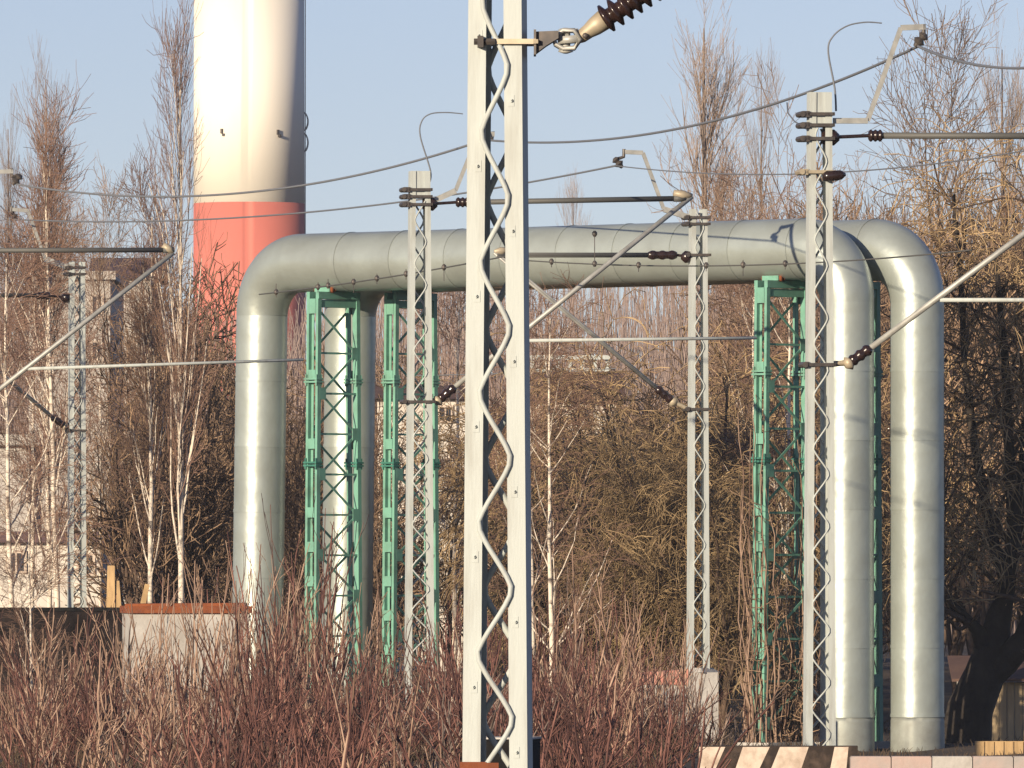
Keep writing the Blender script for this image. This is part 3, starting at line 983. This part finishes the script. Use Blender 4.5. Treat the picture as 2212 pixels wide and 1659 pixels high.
for i in range(8):
    w = px(21, 196)
    hh = P(0, 1578 if i in (5, 6) else 1602, 196).z + 1.0
    MB().box((p.x + (i + 0.5) * w, p.y, -1.0), w - 0.02, 0.03, hh).build('board', M['wood'], fe, False, fe)
o = MB()
o.beam((p.x, p.y + 0.04, -0.75), (p.x + 8 * px(21, 196), p.y + 0.04, -0.75), 0.05, 0.1, (0, 1, 0))
o.build('rail', M['wood'], fe, False, fe)


# ------------------------------------------------------------------ far buildings
def building(name, label, cat, x0, x1, ytop, d, wall, depth=8.0, roof=None, rise=0.0, wins=(), overhang=0.3, eave=None):
    a, b = P(x0, ytop, d), P(x1, ytop, d)
    t = thing(name, label, cat, ((a.x + b.x) / 2, d, 0))
    MB().box(((a.x + b.x) / 2, d + depth / 2, -0.9), b.x - a.x, depth, a.z + 0.9).build('wall', wall, t, False, t)
    z = a.z
    if roof is not None:
        o = MB()
        if rise > 0:
            o.prism([(a.x - overhang, d - overhang, z), (a.x - overhang, d + depth + overhang, z), (a.x - overhang, d + depth / 2, z + rise)], (b.x - a.x + 2 * overhang, 0, 0))
        else:
            o.box(((a.x + b.x) / 2, d + depth / 2, z), b.x - a.x + 2 * overhang, depth + 2 * overhang, 0.3)
        o.build('roof', roof, t, False, t)
    for (wx, wy, ww, wh) in wins:
        c = P(wx, wy + wh, d)
        fr = MB()
        W_, H_ = px(ww, d), px(wh, d)
        for (cx, cz, sx, sz) in ((0, -0.05, W_ + 0.14, 0.07), (0, H_, W_ + 0.14, 0.07), (-W_ / 2 - 0.035, 0.02, 0.07, H_ - 0.02), (W_ / 2 + 0.035, 0.02, 0.07, H_ - 0.02), (0, 0.02, 0.05, H_ - 0.02)):
            fr.box((c.x + cx, d - 0.03, c.z + cz), sx, 0.06, sz)
        f = fr.build('window', M['whitepaint'], t, False, t)
        MB().box((c.x, d - 0.012, c.z + 0.02), W_, 0.02, H_ - 0.02).build('pane', M['glass'], f, False, t)
    return t


building('grey_building', 'tall pale grey building behind the left birches', 'building', 62, 238, 604, 345, M['palewall'], 12, M['palewall'], 0,
         [(100, 640, 22, 40), (210, 640, 20, 40), (100, 740, 22, 40), (210, 740, 20, 40)], 0.2)
building('barn', 'barn with a dark purple roof beside the tall grey building', 'building', 205, 330, 602, 362, M['palewall'], 8, M['purpleroof'], 0.9)
building('low_shed', 'long low grey shed with dark roof at the left edge', 'shed', -60, 214, 1172, 262, M['whitewall'], 7, M['purpleroof'], 0.0,
         [(35, 1195, 34, 40), (185, 1200, 30, 40)])
building('grey_shed', 'pale rendered block rising behind the low shed at left edge', 'shed', -60, 64, 962, 276, M['palewall'], 7, M['palewall'], 0.0)
building('brown_roofed_house', 'house with brown roof glimpsed under the pipe right of the mast', 'house', 1120, 1330, 868, 300, M['whitewall'], 7, M['brownroof'], 1.0,
         [(1200, 882, 24, 34), (1262, 882, 24, 34)])
building('small_hut', 'small pale hut glimpsed between two lattice masts', 'hut', 815, 1012, 862, 292, M['whitewall'], 5, M['brownroof'], 0.45, [(962, 880, 24, 30)])

# pale frame (greenhouse) behind the house
gh = thing('greenhouse_frame', 'pale metal greenhouse frame standing behind the brown roof', 'greenhouse', P(1240, 805, 325))
for i in range(7):
    xx = 1150 + i * 27
    MB().beam(P(xx, 870, 325), P(xx, 772, 325), 0.12, 0.12, (1, 0, 0)).build('post', M['mast'], gh, False, gh)
for yy in (772, 800):
    MB().beam(P(1145, yy, 324.8), P(1318, yy, 324.8), 0.08, 0.14, (0, 1, 0)).build('rail', M['mast'], gh, False, gh)


# ------------------------------------------------------------------ trees
def nrm(a):
    return a / (np.linalg.norm(a, axis=-1, keepdims=True) + 1e-9)


def grow(rng, PT, RD, n, t0, t1, ang0, ang1, L, up, K=5, rs=0.5, rtip=0.3, wob=0.12, taper_len=0.5, face=None):
    """n children for each polyline in PT (N,K0,3); returns points and radii"""
    N0, K0, _ = PT.shape
    pi = np.repeat(np.arange(N0), n)
    T = N0 * n
    t = rng.uniform(t0, t1, T)
    u = t * (K0 - 1)
    i = np.minimum(u.astype(int), K0 - 2)
    f = (u - i)[:, None]
    p = PT[pi, i] * (1 - f) + PT[pi, i + 1] * f
    rd = RD[pi, i] * (1 - f[:, 0]) + RD[pi, i + 1] * f[:, 0]
    tan = nrm(PT[pi, i + 1] - PT[pi, i])
    rv = nrm(rng.normal(size=(T, 3)))
    pe = nrm(np.cross(tan, rv))
    a = np.radians(rng.uniform(ang0, ang1, T))[:, None]
    d = nrm(tan * np.cos(a) + pe * np.sin(a))
    rel = (t - t0) / max(t1 - t0, 1e-6)
    ln = L * (1 - taper_len * rel) * rng.uniform(0.65, 1.25, T)
    out = np.zeros((T, K, 3))
    out[:, 0] = p
    upv = np.array([0, 0, 1.0])
    for k in range(1, K):
        d = nrm(d + upv * up / (K - 1) + rng.normal(size=(T, 3)) * wob)
        out[:, k] = out[:, k - 1] + d * (ln / (K - 1))[:, None]
    r_ = (rd * rs)[:, None] * np.linspace(1, rtip, K)[None]
    return out, r_


def trunk_line(rng, H, r, lean=0.03, K=14, wob=0.02, tip=0.12):
    z = np.linspace(0, H, K)
    dx = np.cumsum(rng.normal(0, wob * H / K, K)) + z * rng.normal(0, lean)
    dy = np.cumsum(rng.normal(0, wob * H / K, K)) + z * rng.normal(0, lean)
    dx[0] = dy[0] = 0
    pt = np.stack([dx, dy, z], -1)[None]
    rd = (r * np.linspace(1, tip, K) ** 0.9)[None]
    return pt, rd


def make_tree(name, mt, mc, tr, lv):
    """returns a prototype (Empty > trunk, crown); tr = list of (pts, rad) for the trunk mesh, lv = list for the crown mesh"""
    root = bpy.data.objects.new(name, None)
    a = MB()
    for (p, r, s) in tr:
        a.tubes(p, r, s)
    b = MB()
    for (p, r, s) in lv:
        b.tubes(p, np.maximum(r, 0.004), s)
    return root, a.mesh('trunk', mt, True), b.mesh('crown', mc, True)


def plant(proto, name, label, cat, group, loc, rz=0.0, sc=1.0, scz=None):
    _, ma, mbm = proto
    t = thing(name, label, cat, loc, rz, group)
    t.scale = (sc, sc, scz or sc)
    for nm, me in (('trunk', ma), ('crown', mbm)):
        o = bpy.data.objects.new(nm, me)
        COL.objects.link(o)
        o.parent = t
    return t


def poplar(seed, H=28.0, wid=1.0):
    g = np.random.default_rng(seed)
    t = trunk_line(g, H, 0.30, 0.004, 18, 0.012, 0.08)
    b1 = grow(g, *t, 62, 0.10, 0.93, 14, 32, 8.5 * wid, 0.62, 8, 0.38, 0.25, 0.05, 0.66)
    b2 = grow(g, *b1, 8, 0.15, 0.95, 10, 30, 2.6 * wid, 0.5, 5, 0.5, 0.3, 0.06, 0.4)
    b3 = grow(g, *b2, 3, 0.2, 0.95, 10, 35, 1.3, 0.4, 3, 0.6, 0.5, 0.06, 0.3)
    b3 = (b3[0], np.maximum(b3[1], 0.007))
    return make_tree('poplar', M['poplar'], M['poplartwig'], [(*t, 8), (*b1, 4)], [(*b2, 3), (*b3, 3)])


def birch(seed, H=13.0, r=0.085, dens=1.0, droop=-0.2, a0=28, a1=58, L1=3.2, up=0.55):
    g = np.random.default_rng(seed)
    t = trunk_line(g, H, r, 0.02, 18, 0.022, 0.15)
    b1 = grow(g, *t, int(26 * dens), 0.22, 0.97, a0, a1, L1, up, 7, 0.45, 0.3, 0.09, 0.55)
    b2 = grow(g, *b1, 9, 0.2, 1.0, 20, 50, 1.3, droop, 5, 0.5, 0.4, 0.09, 0.3)
    b2 = (b2[0], np.maximum(b2[1], 0.008))
    b3 = grow(g, *b2, 5, 0.2, 1.0, 20, 60, 0.8, droop * 2.5, 4, 0.7, 0.6, 0.14, 0.2)
    b3 = (b3[0], np.maximum(b3[1], 0.006))
    return make_tree('birch', M['birch'], M['birchtwig'], [(*t, 8), (*b1, 4)], [(*b2, 3), (*b3, 3)])


def scrub(seed, H=8.0, stems=4, dens=1.0, up=0.25, sprd=16, mt='scrubtrunk', mc='scrub', rmin=0.013, nb=7, nc=2, wb=1.0):
    g = np.random.default_rng(seed)
    P0 = np.zeros((1, 3, 3))
    P0[0, :, 2] = [0, 0.15, 0.3]
    R0 = np.full((1, 3), 0.16)
    t = grow(g, P0, R0, stems, 0.0, 1.0, 3, sprd, H, 0.22, 10, 0.55, 0.15, 0.07, 0.1)
    b1 = grow(g, *t, int(14 * dens), 0.15, 0.98, 22, 60, H * 0.34, up, 6, 0.5, 0.3, 0.12 * wb, 0.45)
    b2 = grow(g, *b1, nb, 0.15, 1.0, 20, 62, H * 0.14, up * 0.6, 5, 0.55, 0.4, 0.16 * wb, 0.35)
    b2 = (b2[0], np.maximum(b2[1], rmin) * g.uniform(0.6, 1.7, len(b2[1]))[:, None])
    b3 = grow(g, *b2, nc, 0.2, 1.0, 20, 65, H * 0.07, up * 0.4, 4, 0.7, 0.6, 0.18, 0.3)
    b3 = (b3[0], np.maximum(b3[1], rmin * 0.8))
    return make_tree('bare_tree', M[mt], M[mc], [(*t, 6), (*b1, 4)], [(*b2, 3), (*b3, 3)])


def weeping(seed, H=6.5, n=10):
    """willow mass: arching limbs with hanging twigs"""
    g = np.random.default_rng(seed)
    P0 = np.zeros((1, 3, 3))
    P0[0, :, 2] = [0, 0.5, 1.0]
    R0 = np.full((1, 3), 0.2)
    t = grow(g, P0, R0, n, 0.2, 1.0, 8, 40, H, 0.1, 9, 0.4, 0.2, 0.10, 0.1)
    b1 = grow(g, *t, 16, 0.2, 1.0, 25, 75, H * 0.33, -0.35, 7, 0.5, 0.35, 0.16, 0.3)
    b2 = grow(g, *b1, 8, 0.1, 1.0, 20, 70, H * 0.2, -1.0, 7, 0.6, 0.5, 0.18, 0.2)
    b2 = (b2[0], np.maximum(b2[1], 0.010))
    b3 = grow(g, *b2, 2, 0.1, 0.9, 20, 70, H * 0.1, -1.0, 5, 0.8, 0.7, 0.2, 0.2)
    b3 = (b3[0], np.maximum(b3[1], 0.008))
    return make_tree('willow', M['scrubtrunk'], M['willowtwig'], [(*t, 6), (*b1, 4)], [(*b2, 3), (*b3, 3)])


def at(x, d, dz=0.0):
    q = P(x, HORIZON, d)
    return Vector((q.x, d, float(ground_z(q.x, d)) - 0.08 + dz))


rng = np.random.default_rng(11)

# poplars against the sky
pops = [poplar(1), poplar(2), poplar(3)]
for k, (x, ytop, d, wid) in enumerate(((1516, 26, 420, 1.15), (1645, 150, 520, 0.55), (98, 140, 470, 0.8), (2165, 75, 470, 0.8), (1240, 400, 520, 0.6), (14, 250, 500, 0.6))):
    H = P(0, ytop, d).z
    lab = ('tall slim poplar standing alone right of the tallest mast', 'smaller pale poplar right of the tall slim poplar', 'bare poplar at the left with a pale trunk above the long arm',
           'bare poplar at the top right corner', 'distant poplar tip just above the pipe', 'pale poplar at the left edge of the sky')[k]
    plant(pops[k % 3], 'poplar', lab, 'tree', 'bare poplars against the sky', at(x, d), rng.uniform(0, 6), wid * H / 28.5, H / 28.5)

# birches with white trunks
bir = [birch(s) for s in (21, 22, 23, 24)] + [birch(25, 13.0, 0.16, 1.15, 0.25, 10, 24, 4.0, 0.5), birch(26, 13.0, 0.11, 1.2, 0.1, 14, 32, 3.2, 0.5)]
BIR = [(28, 560, 231, 1.0, 'white birch at the left edge, leftmost of the birches'),
       (132, 330, 238, 0.8, 'tall white birch just left of the far left mast'),
       (112, 420, 241, 0.7, 'slim white birch touching the tall birch left of the mast'),
       (68, 500, 246, 0.8, 'thin white birch between the leftmost birch and the tall one'),
       (322, 470, 237, 0.7, 'white birch midway between the far left mast and the chimney'),
       (388, 165, 234, 0.55, 'tall white birch whose dark upright boughs reach along the chimney'),
       (215, 640, 250, 0.7, 'thin reddish birch right of the far left mast'),
       (978, 600, 244, 0.9, 'white birch trunk seen between the two lattice masts'),
       (1193, 690, 205, 0.8, 'slim white birch just right of the tallest mast'),
       (1158, 760, 209, 0.7, 'thin greyish birch hugging the right side of the tallest mast'),
       (1626, 480, 238, 0.8, 'birch seen just left of the right trestle top'),
       (1692, 500, 222, 0.85, 'pale birch trunk seen through the right trestle'),
       (70, 1130, 176, 0.8, 'thin white birch sapling in front of the dark wall'),
       ]
for k, (x, ytop, d, w, lab) in enumerate(BIR):
    b = at(x, d)
    H = P(0, ytop, d).z - b.z
    plant(bir[4 if ytop == 165 else 5 if ytop in (470, 330, 420) else k % 4], 'birch', lab, 'tree', 'white trunked birches', b, rng.uniform(0, 6), w if ytop < 1000 else 0.45, H / 13.0)

# brown thicket behind
scr = [scrub(s, 8.0, 4, 1.0) for s in (31, 32, 33, 34, 35)]


def topline(x):
    """frame height that the thicket reaches at x"""
    return float(np.interp(x, [-100, 0, 200, 420, 520, 660, 900, 1000, 1170, 1300, 1480, 1640, 1760, 1900, 2050, 2212, 2400],
                           [520, 530, 560, 590, 735, 720, 690, 690, 690, 690, 680, 640, 500, 390, 360, 370, 360]))


for layer, (d0, d1, n, f0, f1) in enumerate(((238, 262, 40, 0.45, 0.9), (270, 315, 36, 0.7, 1.0))):
    for i in range(n):
        x = -70 + (2350) * (i + rng.uniform(0.1, 0.9)) / n
        d = rng.uniform(d0, d1)
        if x < 240:
            continue
        if 810 < x < 1340 and layer == 1:
            d += 50
        yt = topline(x)
        fr = rng.uniform(f0, f1)
        yt = 1220 - (1220 - yt) * fr
        if 810 < x < 1500 and layer == 0:
            yt = max(yt, 930)
        if 1000 < x < 1480 and layer == 1:
            yt = max(yt, 850)
            if i % 2:
                continue
        b = at(x, d)
        H = P(0, yt, d).z - b.z
        H = max(H, 2.5)
        wx = H / 9.0 if x > 1000 else H / 10.5
        tz = ('among the birches at the left' if x < 300 else 'between the birches and the left pipe leg' if x < 520 else 'behind the left trestles' if x < 1000 else
              'behind the willow bushes under the pipe' if x < 1660 else 'behind the right pipe legs' if x < 2060 else 'behind the weeping willow at the right')
        tz = ('nearer ' if layer == 0 else 'farther ') + 'bare brown thicket tree ' + tz
        plant(scr[rng.integers(5)], 'bare_tree', tz, 'tree', tz.replace('tree', 'trees'), b, rng.uniform(0, 6), wx, H / 8.6)

# taller spreading trees at the upper right
big = [scrub(s, 12.0, 4, 1.25, 0.6, 20, 'scrubtrunk', 'palescrub', 0.008, 9, 4, 0.65) for s in (41, 42, 43)]
for k, (x, ytop, d, lab) in enumerate(((1965, 250, 272, 'spreading bare tree behind the elbow of the right pipe leg'),
                                       (2110, 215, 262, 'tall bare tree with forked boughs near the right edge'),
                                       (1850, 400, 290, 'rusty brown bare tree behind the head of the right mast'),
                                       (2240, 220, 285, 'bare tree cut off by the right edge of the picture'),
                                       (300, 520, 300, 'bare tree with crossing boughs left of the chimney'),
                                       (190, 500, 400, 'bare twiggy tree above the tall grey building'),
                                       (30, 480, 400, 'bare twiggy tree above the left edge of the arm'))):
    b = at(x, d)
    H = P(0, ytop, d).z - b.z
    plant(big[k % 3], 'bare_tree', lab, 'tree', 'taller bare trees', b, k * 1.7, H / 17.5, H / 13.6)

# weeping willow masses
wil = [weeping(s) for s in (51, 52, 53)]
WL = ['olive brown willow bush in the rear row nearest the tallest mast', 'olive brown willow bush in the rear row midway between tallest and slim mast',
      'highest olive brown willow bush, right behind the slim mast', 'olive brown willow bush in the rear row between slim mast and right trestle',
      'olive brown willow bush in the front row midway between tallest and slim mast', 'olive brown willow bush in the front row just left of the slim mast',
      'olive brown willow bush in the front row just right of the slim mast', 'lowest olive brown willow bush, touching the right side of the tallest mast',
      'olive brown willow bush behind the nearer right green trestle']
for k, (x, ytop, d, w) in enumerate(((1260, 900, 226, 1.0), (1370, 860, 232, 1.15), (1480, 840, 224, 1.1), (1570, 870, 230, 1.0), (1320, 980, 216, 0.9), (1440, 1000, 214, 0.9), (1560, 980, 213, 0.95), (1215, 1010, 220, 0.8), (1650, 900, 228, 0.9))):
    b = at(x, d)
    H = P(0, ytop, d).z - b.z
    plant(wil[k % 3], 'willow_bush', WL[k], 'bush', 'olive brown willow bushes', b, rng.uniform(0, 6), w * H / 7.6, H / 7.2)

# the dark willow at the right edge
TW = 206.5
wt = thing('weeping_willow', 'big dark willow with leaning trunk and hanging twigs at the right', 'tree', P(2085, 1620, TW))
o = MB()
tp = [P(2092, 1680, TW), P(2086, 1600, TW), P(2096, 1530, TW), P(2128, 1455, TW), P(2142, 1400, TW)]
o.tube(tp, [px(66, TW), px(56, TW), px(50, TW), px(44, TW), px(36, TW)], 14)
limbs = [([(2140, 1420), (2110, 1360), (2075, 1325), (2040, 1290), (2025, 1200), (2040, 1050)], [30, 20, 15, 12, 9, 6], -0.6),
         ([(2142, 1410), (2158, 1330), (2176, 1270), (2190, 1150), (2180, 980), (2170, 760), (2150, 560)], [36, 28, 23, 20, 16, 12, 6], 0.3),
         ([(2120, 1470), (2170, 1430), (2215, 1380), (2260, 1250), (2300, 1000), (2310, 700)], [38, 32, 28, 24, 16, 8], -0.3),
         ([(2176, 1270), (2140, 1150), (2105, 960), (2085, 800), (2075, 600), (2060, 420)], [20, 16, 13, 11, 8, 5], 0.8),
         ([(2190, 1150), (2215, 960), (2230, 780), (2215, 560), (2225, 400)], [18, 14, 11, 8, 5], -0.8)]
lp, lr = [], []
for (pts, rad, dy) in limbs:
    w = np.array([list(P(x, y, TW + dy * i / len(pts) * 2)) for i, (x, y) in enumerate(pts)])
    o.tubes(w, np.array([px(r * (0.75 if r < 25 else 1.0), TW) for r in rad]), 9)
    tt = np.linspace(0, len(pts) - 1, 10)
    lp.append(np.stack([np.interp(tt, range(len(pts)), w[:, j]) for j in range(3)], -1))
    lr.append(np.interp(tt, range(len(pts)), [px(r, TW) for r in rad]))
o.build('trunk', M['willowtrunk'], wt, True, wt)
g = np.random.default_rng(61)
lp, lr = np.array(lp), np.array(lr)
b1 = grow(g, lp, lr, 32, 0.25, 1.0, 25, 75, 2.3, 0.2, 8, 0.35, 0.3, 0.14, 0.3)
b1 = (b1[0], np.clip(b1[1], 0.012, 0.05))
MB().tubes(*b1, 4).build('bough', M['scrubtrunk'], wt, True, wt)
b2 = grow(g, *b1, 8, 0.15, 1.0, 20, 75, 1.5, -1.1, 8, 0.6, 0.6, 0.22, 0.2)
b2 = (b2[0], np.clip(b2[1], 0.011, 0.018))
b3 = grow(g, *b2, 1, 0.1, 1.0, 20, 70, 0.8, -1.2, 5, 0.8, 0.8, 0.2, 0.2)
b3 = (b3[0], np.clip(b3[1], 0.008, 0.012))
zmin = P(0, 1310, TW).z
keep = b2[0][:, :, 2].min(1) > zmin
b2 = (b2[0][keep], b2[1][keep])
keep = b3[0][:, :, 2].min(1) > zmin
b3 = (b3[0][keep], b3[1][keep])
MB().tubes(*b2, 3).tubes(*b3, 3).build('crown', M['willowtwig'], wt, True, wt)

# creepers on the right trestle
for (s, off, lab) in ((0.893, ZERO, 'bare creeper climbing the nearer right green trestle'),):
    base = A0 + U * (s * RLEN) + off
    g = np.random.default_rng(70)
    N_ = 84
    st = np.zeros((N_, 12, 3))
    for i in range(N_):
        a = g.choice([-1, 1, 0])
        q = base + NRM * (a * 0.66 + g.normal(0, 0.12)) - U * g.normal(0.0, 0.22)
        hh = g.uniform(1.5, 7.2) * (1 if a else 0.6)
        z = np.linspace(GZ, GZ + hh, 12)
        st[i, :, 0] = q.x + np.cumsum(g.normal(0, 0.05, 12))
        st[i, :, 1] = q.y + np.cumsum(g.normal(0, 0.05, 12))
        st[i, :, 2] = z
    rd = np.linspace(0.022, 0.01, 12)[None].repeat(N_, 0)
    t = thing('creeper', lab, 'plant', base + Vector((0, 0, GZ)))
    MB().tubes(st, rd, 4).build('stem', M['shrubtan'], t, True, t)
    k1 = grow(g, st, rd, 6, 0.1, 1.0, 30, 90, 0.6, 0.0, 5, 0.6, 0.5, 0.3, 0.2)
    MB().tubes(k1[0], np.maximum(k1[1], 0.007), 3).build('twigs', M['scrub'], t, True, t)['kind'] = 'stuff'

# far wood that reads as one mass
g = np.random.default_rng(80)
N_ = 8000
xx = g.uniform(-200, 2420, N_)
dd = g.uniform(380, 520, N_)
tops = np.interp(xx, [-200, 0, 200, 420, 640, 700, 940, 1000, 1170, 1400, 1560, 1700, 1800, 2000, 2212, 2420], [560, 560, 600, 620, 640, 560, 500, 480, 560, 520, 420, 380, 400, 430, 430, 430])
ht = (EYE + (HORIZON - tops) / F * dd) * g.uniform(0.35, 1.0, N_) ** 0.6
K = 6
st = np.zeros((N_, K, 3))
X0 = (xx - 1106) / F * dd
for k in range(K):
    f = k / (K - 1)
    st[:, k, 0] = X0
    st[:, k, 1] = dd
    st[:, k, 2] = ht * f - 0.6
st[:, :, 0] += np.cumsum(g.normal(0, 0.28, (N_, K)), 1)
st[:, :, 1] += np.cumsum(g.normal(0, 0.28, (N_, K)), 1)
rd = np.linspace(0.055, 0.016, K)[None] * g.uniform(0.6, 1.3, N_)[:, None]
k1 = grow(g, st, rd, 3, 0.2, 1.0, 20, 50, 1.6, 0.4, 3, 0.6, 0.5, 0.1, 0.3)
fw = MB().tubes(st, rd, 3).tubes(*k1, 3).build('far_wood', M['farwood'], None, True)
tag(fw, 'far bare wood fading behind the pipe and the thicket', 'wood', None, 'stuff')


# ------------------------------------------------------------------ foreground shrubs
def shrub(seed, H=2.4, stems=14, spread=0.7, m='shrub', side=4):
    g = np.random.default_rng(seed)
    a = g.uniform(0, 2 * math.pi, stems)
    r = np.sqrt(g.uniform(0, 1, stems)) * spread
    K = 11
    st = np.zeros((stems, K, 3))
    d = np.stack([np.cos(a) * r * 0.45 + g.normal(0, 0.10, stems), np.sin(a) * r * 0.45 + g.normal(0, 0.10, stems), np.ones(stems)], -1)
    d = nrm(d)
    st[:, 0, 0] = np.cos(a) * r * 0.7
    st[:, 0, 1] = np.sin(a) * r * 0.7
    st[:, 0, 2] = -0.1
    ln = H * g.uniform(0.40, 1.10, stems)
    for k in range(1, K):
        d = nrm(d + g.normal(0, 0.085, (stems, 3)) + np.array([0, 0, 0.05]))
        st[:, k] = st[:, k - 1] + d * (ln / (K - 1))[:, None]
    rd = np.linspace(0.020, 0.006, K)[None] * g.uniform(0.6, 1.45, stems)[:, None]
    k1 = grow(g, st, rd, side, 0.15, 0.9, 14, 42, H * 0.30, 0.35, 6, 0.7, 0.5, 0.10, 0.4)
    k2 = grow(g, *k1, 1, 0.2, 0.9, 18, 45, H * 0.13, 0.3, 4, 0.75, 0.6, 0.12, 0.3)
    return MB().tubes(st, rd, 5).mesh('stem', M[m], True), MB().tubes(*k1, 4).tubes(k2[0], np.maximum(k2[1], 0.0045), 3).mesh('twigs', M[m], True)


shr = [shrub(s) for s in range(100, 107)] + [shrub(s, 2.4, 11, 0.9, 'shrubgrey', 3) for s in range(107, 110)]
sht = [shrub(s, 2.4, 9, 0.55, 'shrubtan', 4) for s in range(110, 115)]


def shrubtop(x):
    return float(np.interp(x, [-60, 0, 120, 250, 330, 520, 560, 610, 660, 700, 800, 900, 1000, 1160, 1300, 1420, 1480, 1530],
                           [1360, 1370, 1370, 1370, 1380, 1350, 1260, 1180, 1220, 1330, 1330, 1370, 1340, 1300, 1280, 1330, 1420, 1480]))


ZONES = [(250, 'before the dark wall at the lower left'), (545, 'before the concrete chamber with the rusty lid'), (720, 'between the left pipe leg and the left trestle foot'),
         (1000, 'at the foot of the two left trestles'), (1170, 'around the foot of the tallest mast'), (1420, 'right of the tallest mast, below the willow bushes'), (9999, 'near the slim mast and the striped barrier')]
n = 0
for (d, step, k0, k1_) in ((80, 150, 1.1, 1.8), (98, 124, 0.95, 1.7), (118, 98, 0.88, 1.55), (138, 76, 0.84, 1.45), (156, 60, 0.85, 1.4), (174, 48, 0.95, 1.35), (164, 62, 0.62, 0.92), (180, 58, 0.60, 0.9)):
    x = -60.0
    while x < 1560:
        x += step * rng.uniform(0.6, 1.4)
        dd = d * rng.uniform(0.94, 1.06)
        if x > (1440 if dd < 140 else 1520):
            continue
        if 985 < x < 1165 and dd < 64:
            continue
        tan_ = rng.uniform() < (0.8 if 262 < x < 545 and dd > 145 else 0.6 if k1_ < 1 else 0.3 if x < 540 else 0.12)
        b = at(x, dd)
        yt = shrubtop(x)
        yt = yt + (1659 - yt) * (rng.uniform(k0, k1_) - 0.95) * 0.9
        if 262 < x < 545 and dd > 145:
            yt -= 80
        H = P(0, yt, dd).z - b.z
        if H < 0.5:
            continue
        zone = next(z for lim, z in ZONES if x < lim)
        ma, mb_ = (sht[rng.integers(5)] if tan_ else shr[rng.integers(7) if rng.uniform() < 0.78 else rng.integers(7, 10)])
        t = thing('osier_shrub', ('tan thin-stemmed bare shrub ' if tan_ else 'red brown bare shrub ') + zone, 'shrub', b, rng.uniform(0, 6),
                  ('tan shrubs ' if tan_ else 'red brown shrubs ') + zone)
        sc = np.clip(H / 2.5, 0.5, 1.5)
        t.scale = (0.7 + 0.3 * sc, 0.7 + 0.3 * sc, H / 2.5)
        for nm, me in (('stem', ma), ('twigs', mb_)):
            q = bpy.data.objects.new(nm, me)
            q['kind'] = 'stuff'
            COL.objects.link(q)
            q.parent = t
        n += 1
print('SHRUBS', n)

# dry grass and undergrowth
g = np.random.default_rng(90)
N_ = 16000
dd = g.uniform(72, 235, N_)
xx = g.uniform(-80, 2300, N_)
ok = ~((xx > 1440) & (dd < 140))
dd, xx = dd[ok], xx[ok]
N_ = len(dd)
X0 = (xx - 1106) / F * dd
hh = g.uniform(0.12, 0.5, N_) * np.where(xx > 1780, 0.35, np.where(xx > 1500, 0.7, 1.0))
st = np.zeros((N_, 3, 3))
lean = g.normal(0, 0.35, (N_, 2))
for k in range(3):
    f = k / 2
    st[:, k, 0] = X0 + lean[:, 0] * hh * f * f
    st[:, k, 1] = dd + lean[:, 1] * hh * f * f
    st[:, k, 2] = ground_z(X0, dd) - 0.03 + hh * f
rd = np.array([0.011, 0.008, 0.003])[None].repeat(N_, 0)
gr = MB().tubes(st, rd, 3).build('dry_grass', M['grass'], None, True)
tag(gr, 'dry grass and dead stalks covering the ground', 'grass', None, 'stuff')

# ------------------------------------------------------------------ the air between here and the far trees
if HAZE > 0:
    hz = bpy.data.materials.new('haze_air')
    hz.use_nodes = True
    hn, hl = hz.node_tree.nodes, hz.node_tree.links
    hn.remove(hn['Principled BSDF'])
    pv = hn.new('ShaderNodeVolumePrincipled')
    pv.inputs['Color'].default_value = (0.80, 0.87, 1.0, 1)
    pv.inputs['Density'].default_value = HAZE
    hl.new(pv.outputs[0], hn['Material Output'].inputs['Volume'])
    hb = MB()
    hb.beam((0, 270, -2.2), (0, 270, 52), 300, 760, (1, 0, 0))
    tag(hb.build('haze', hz), kind='stuff')
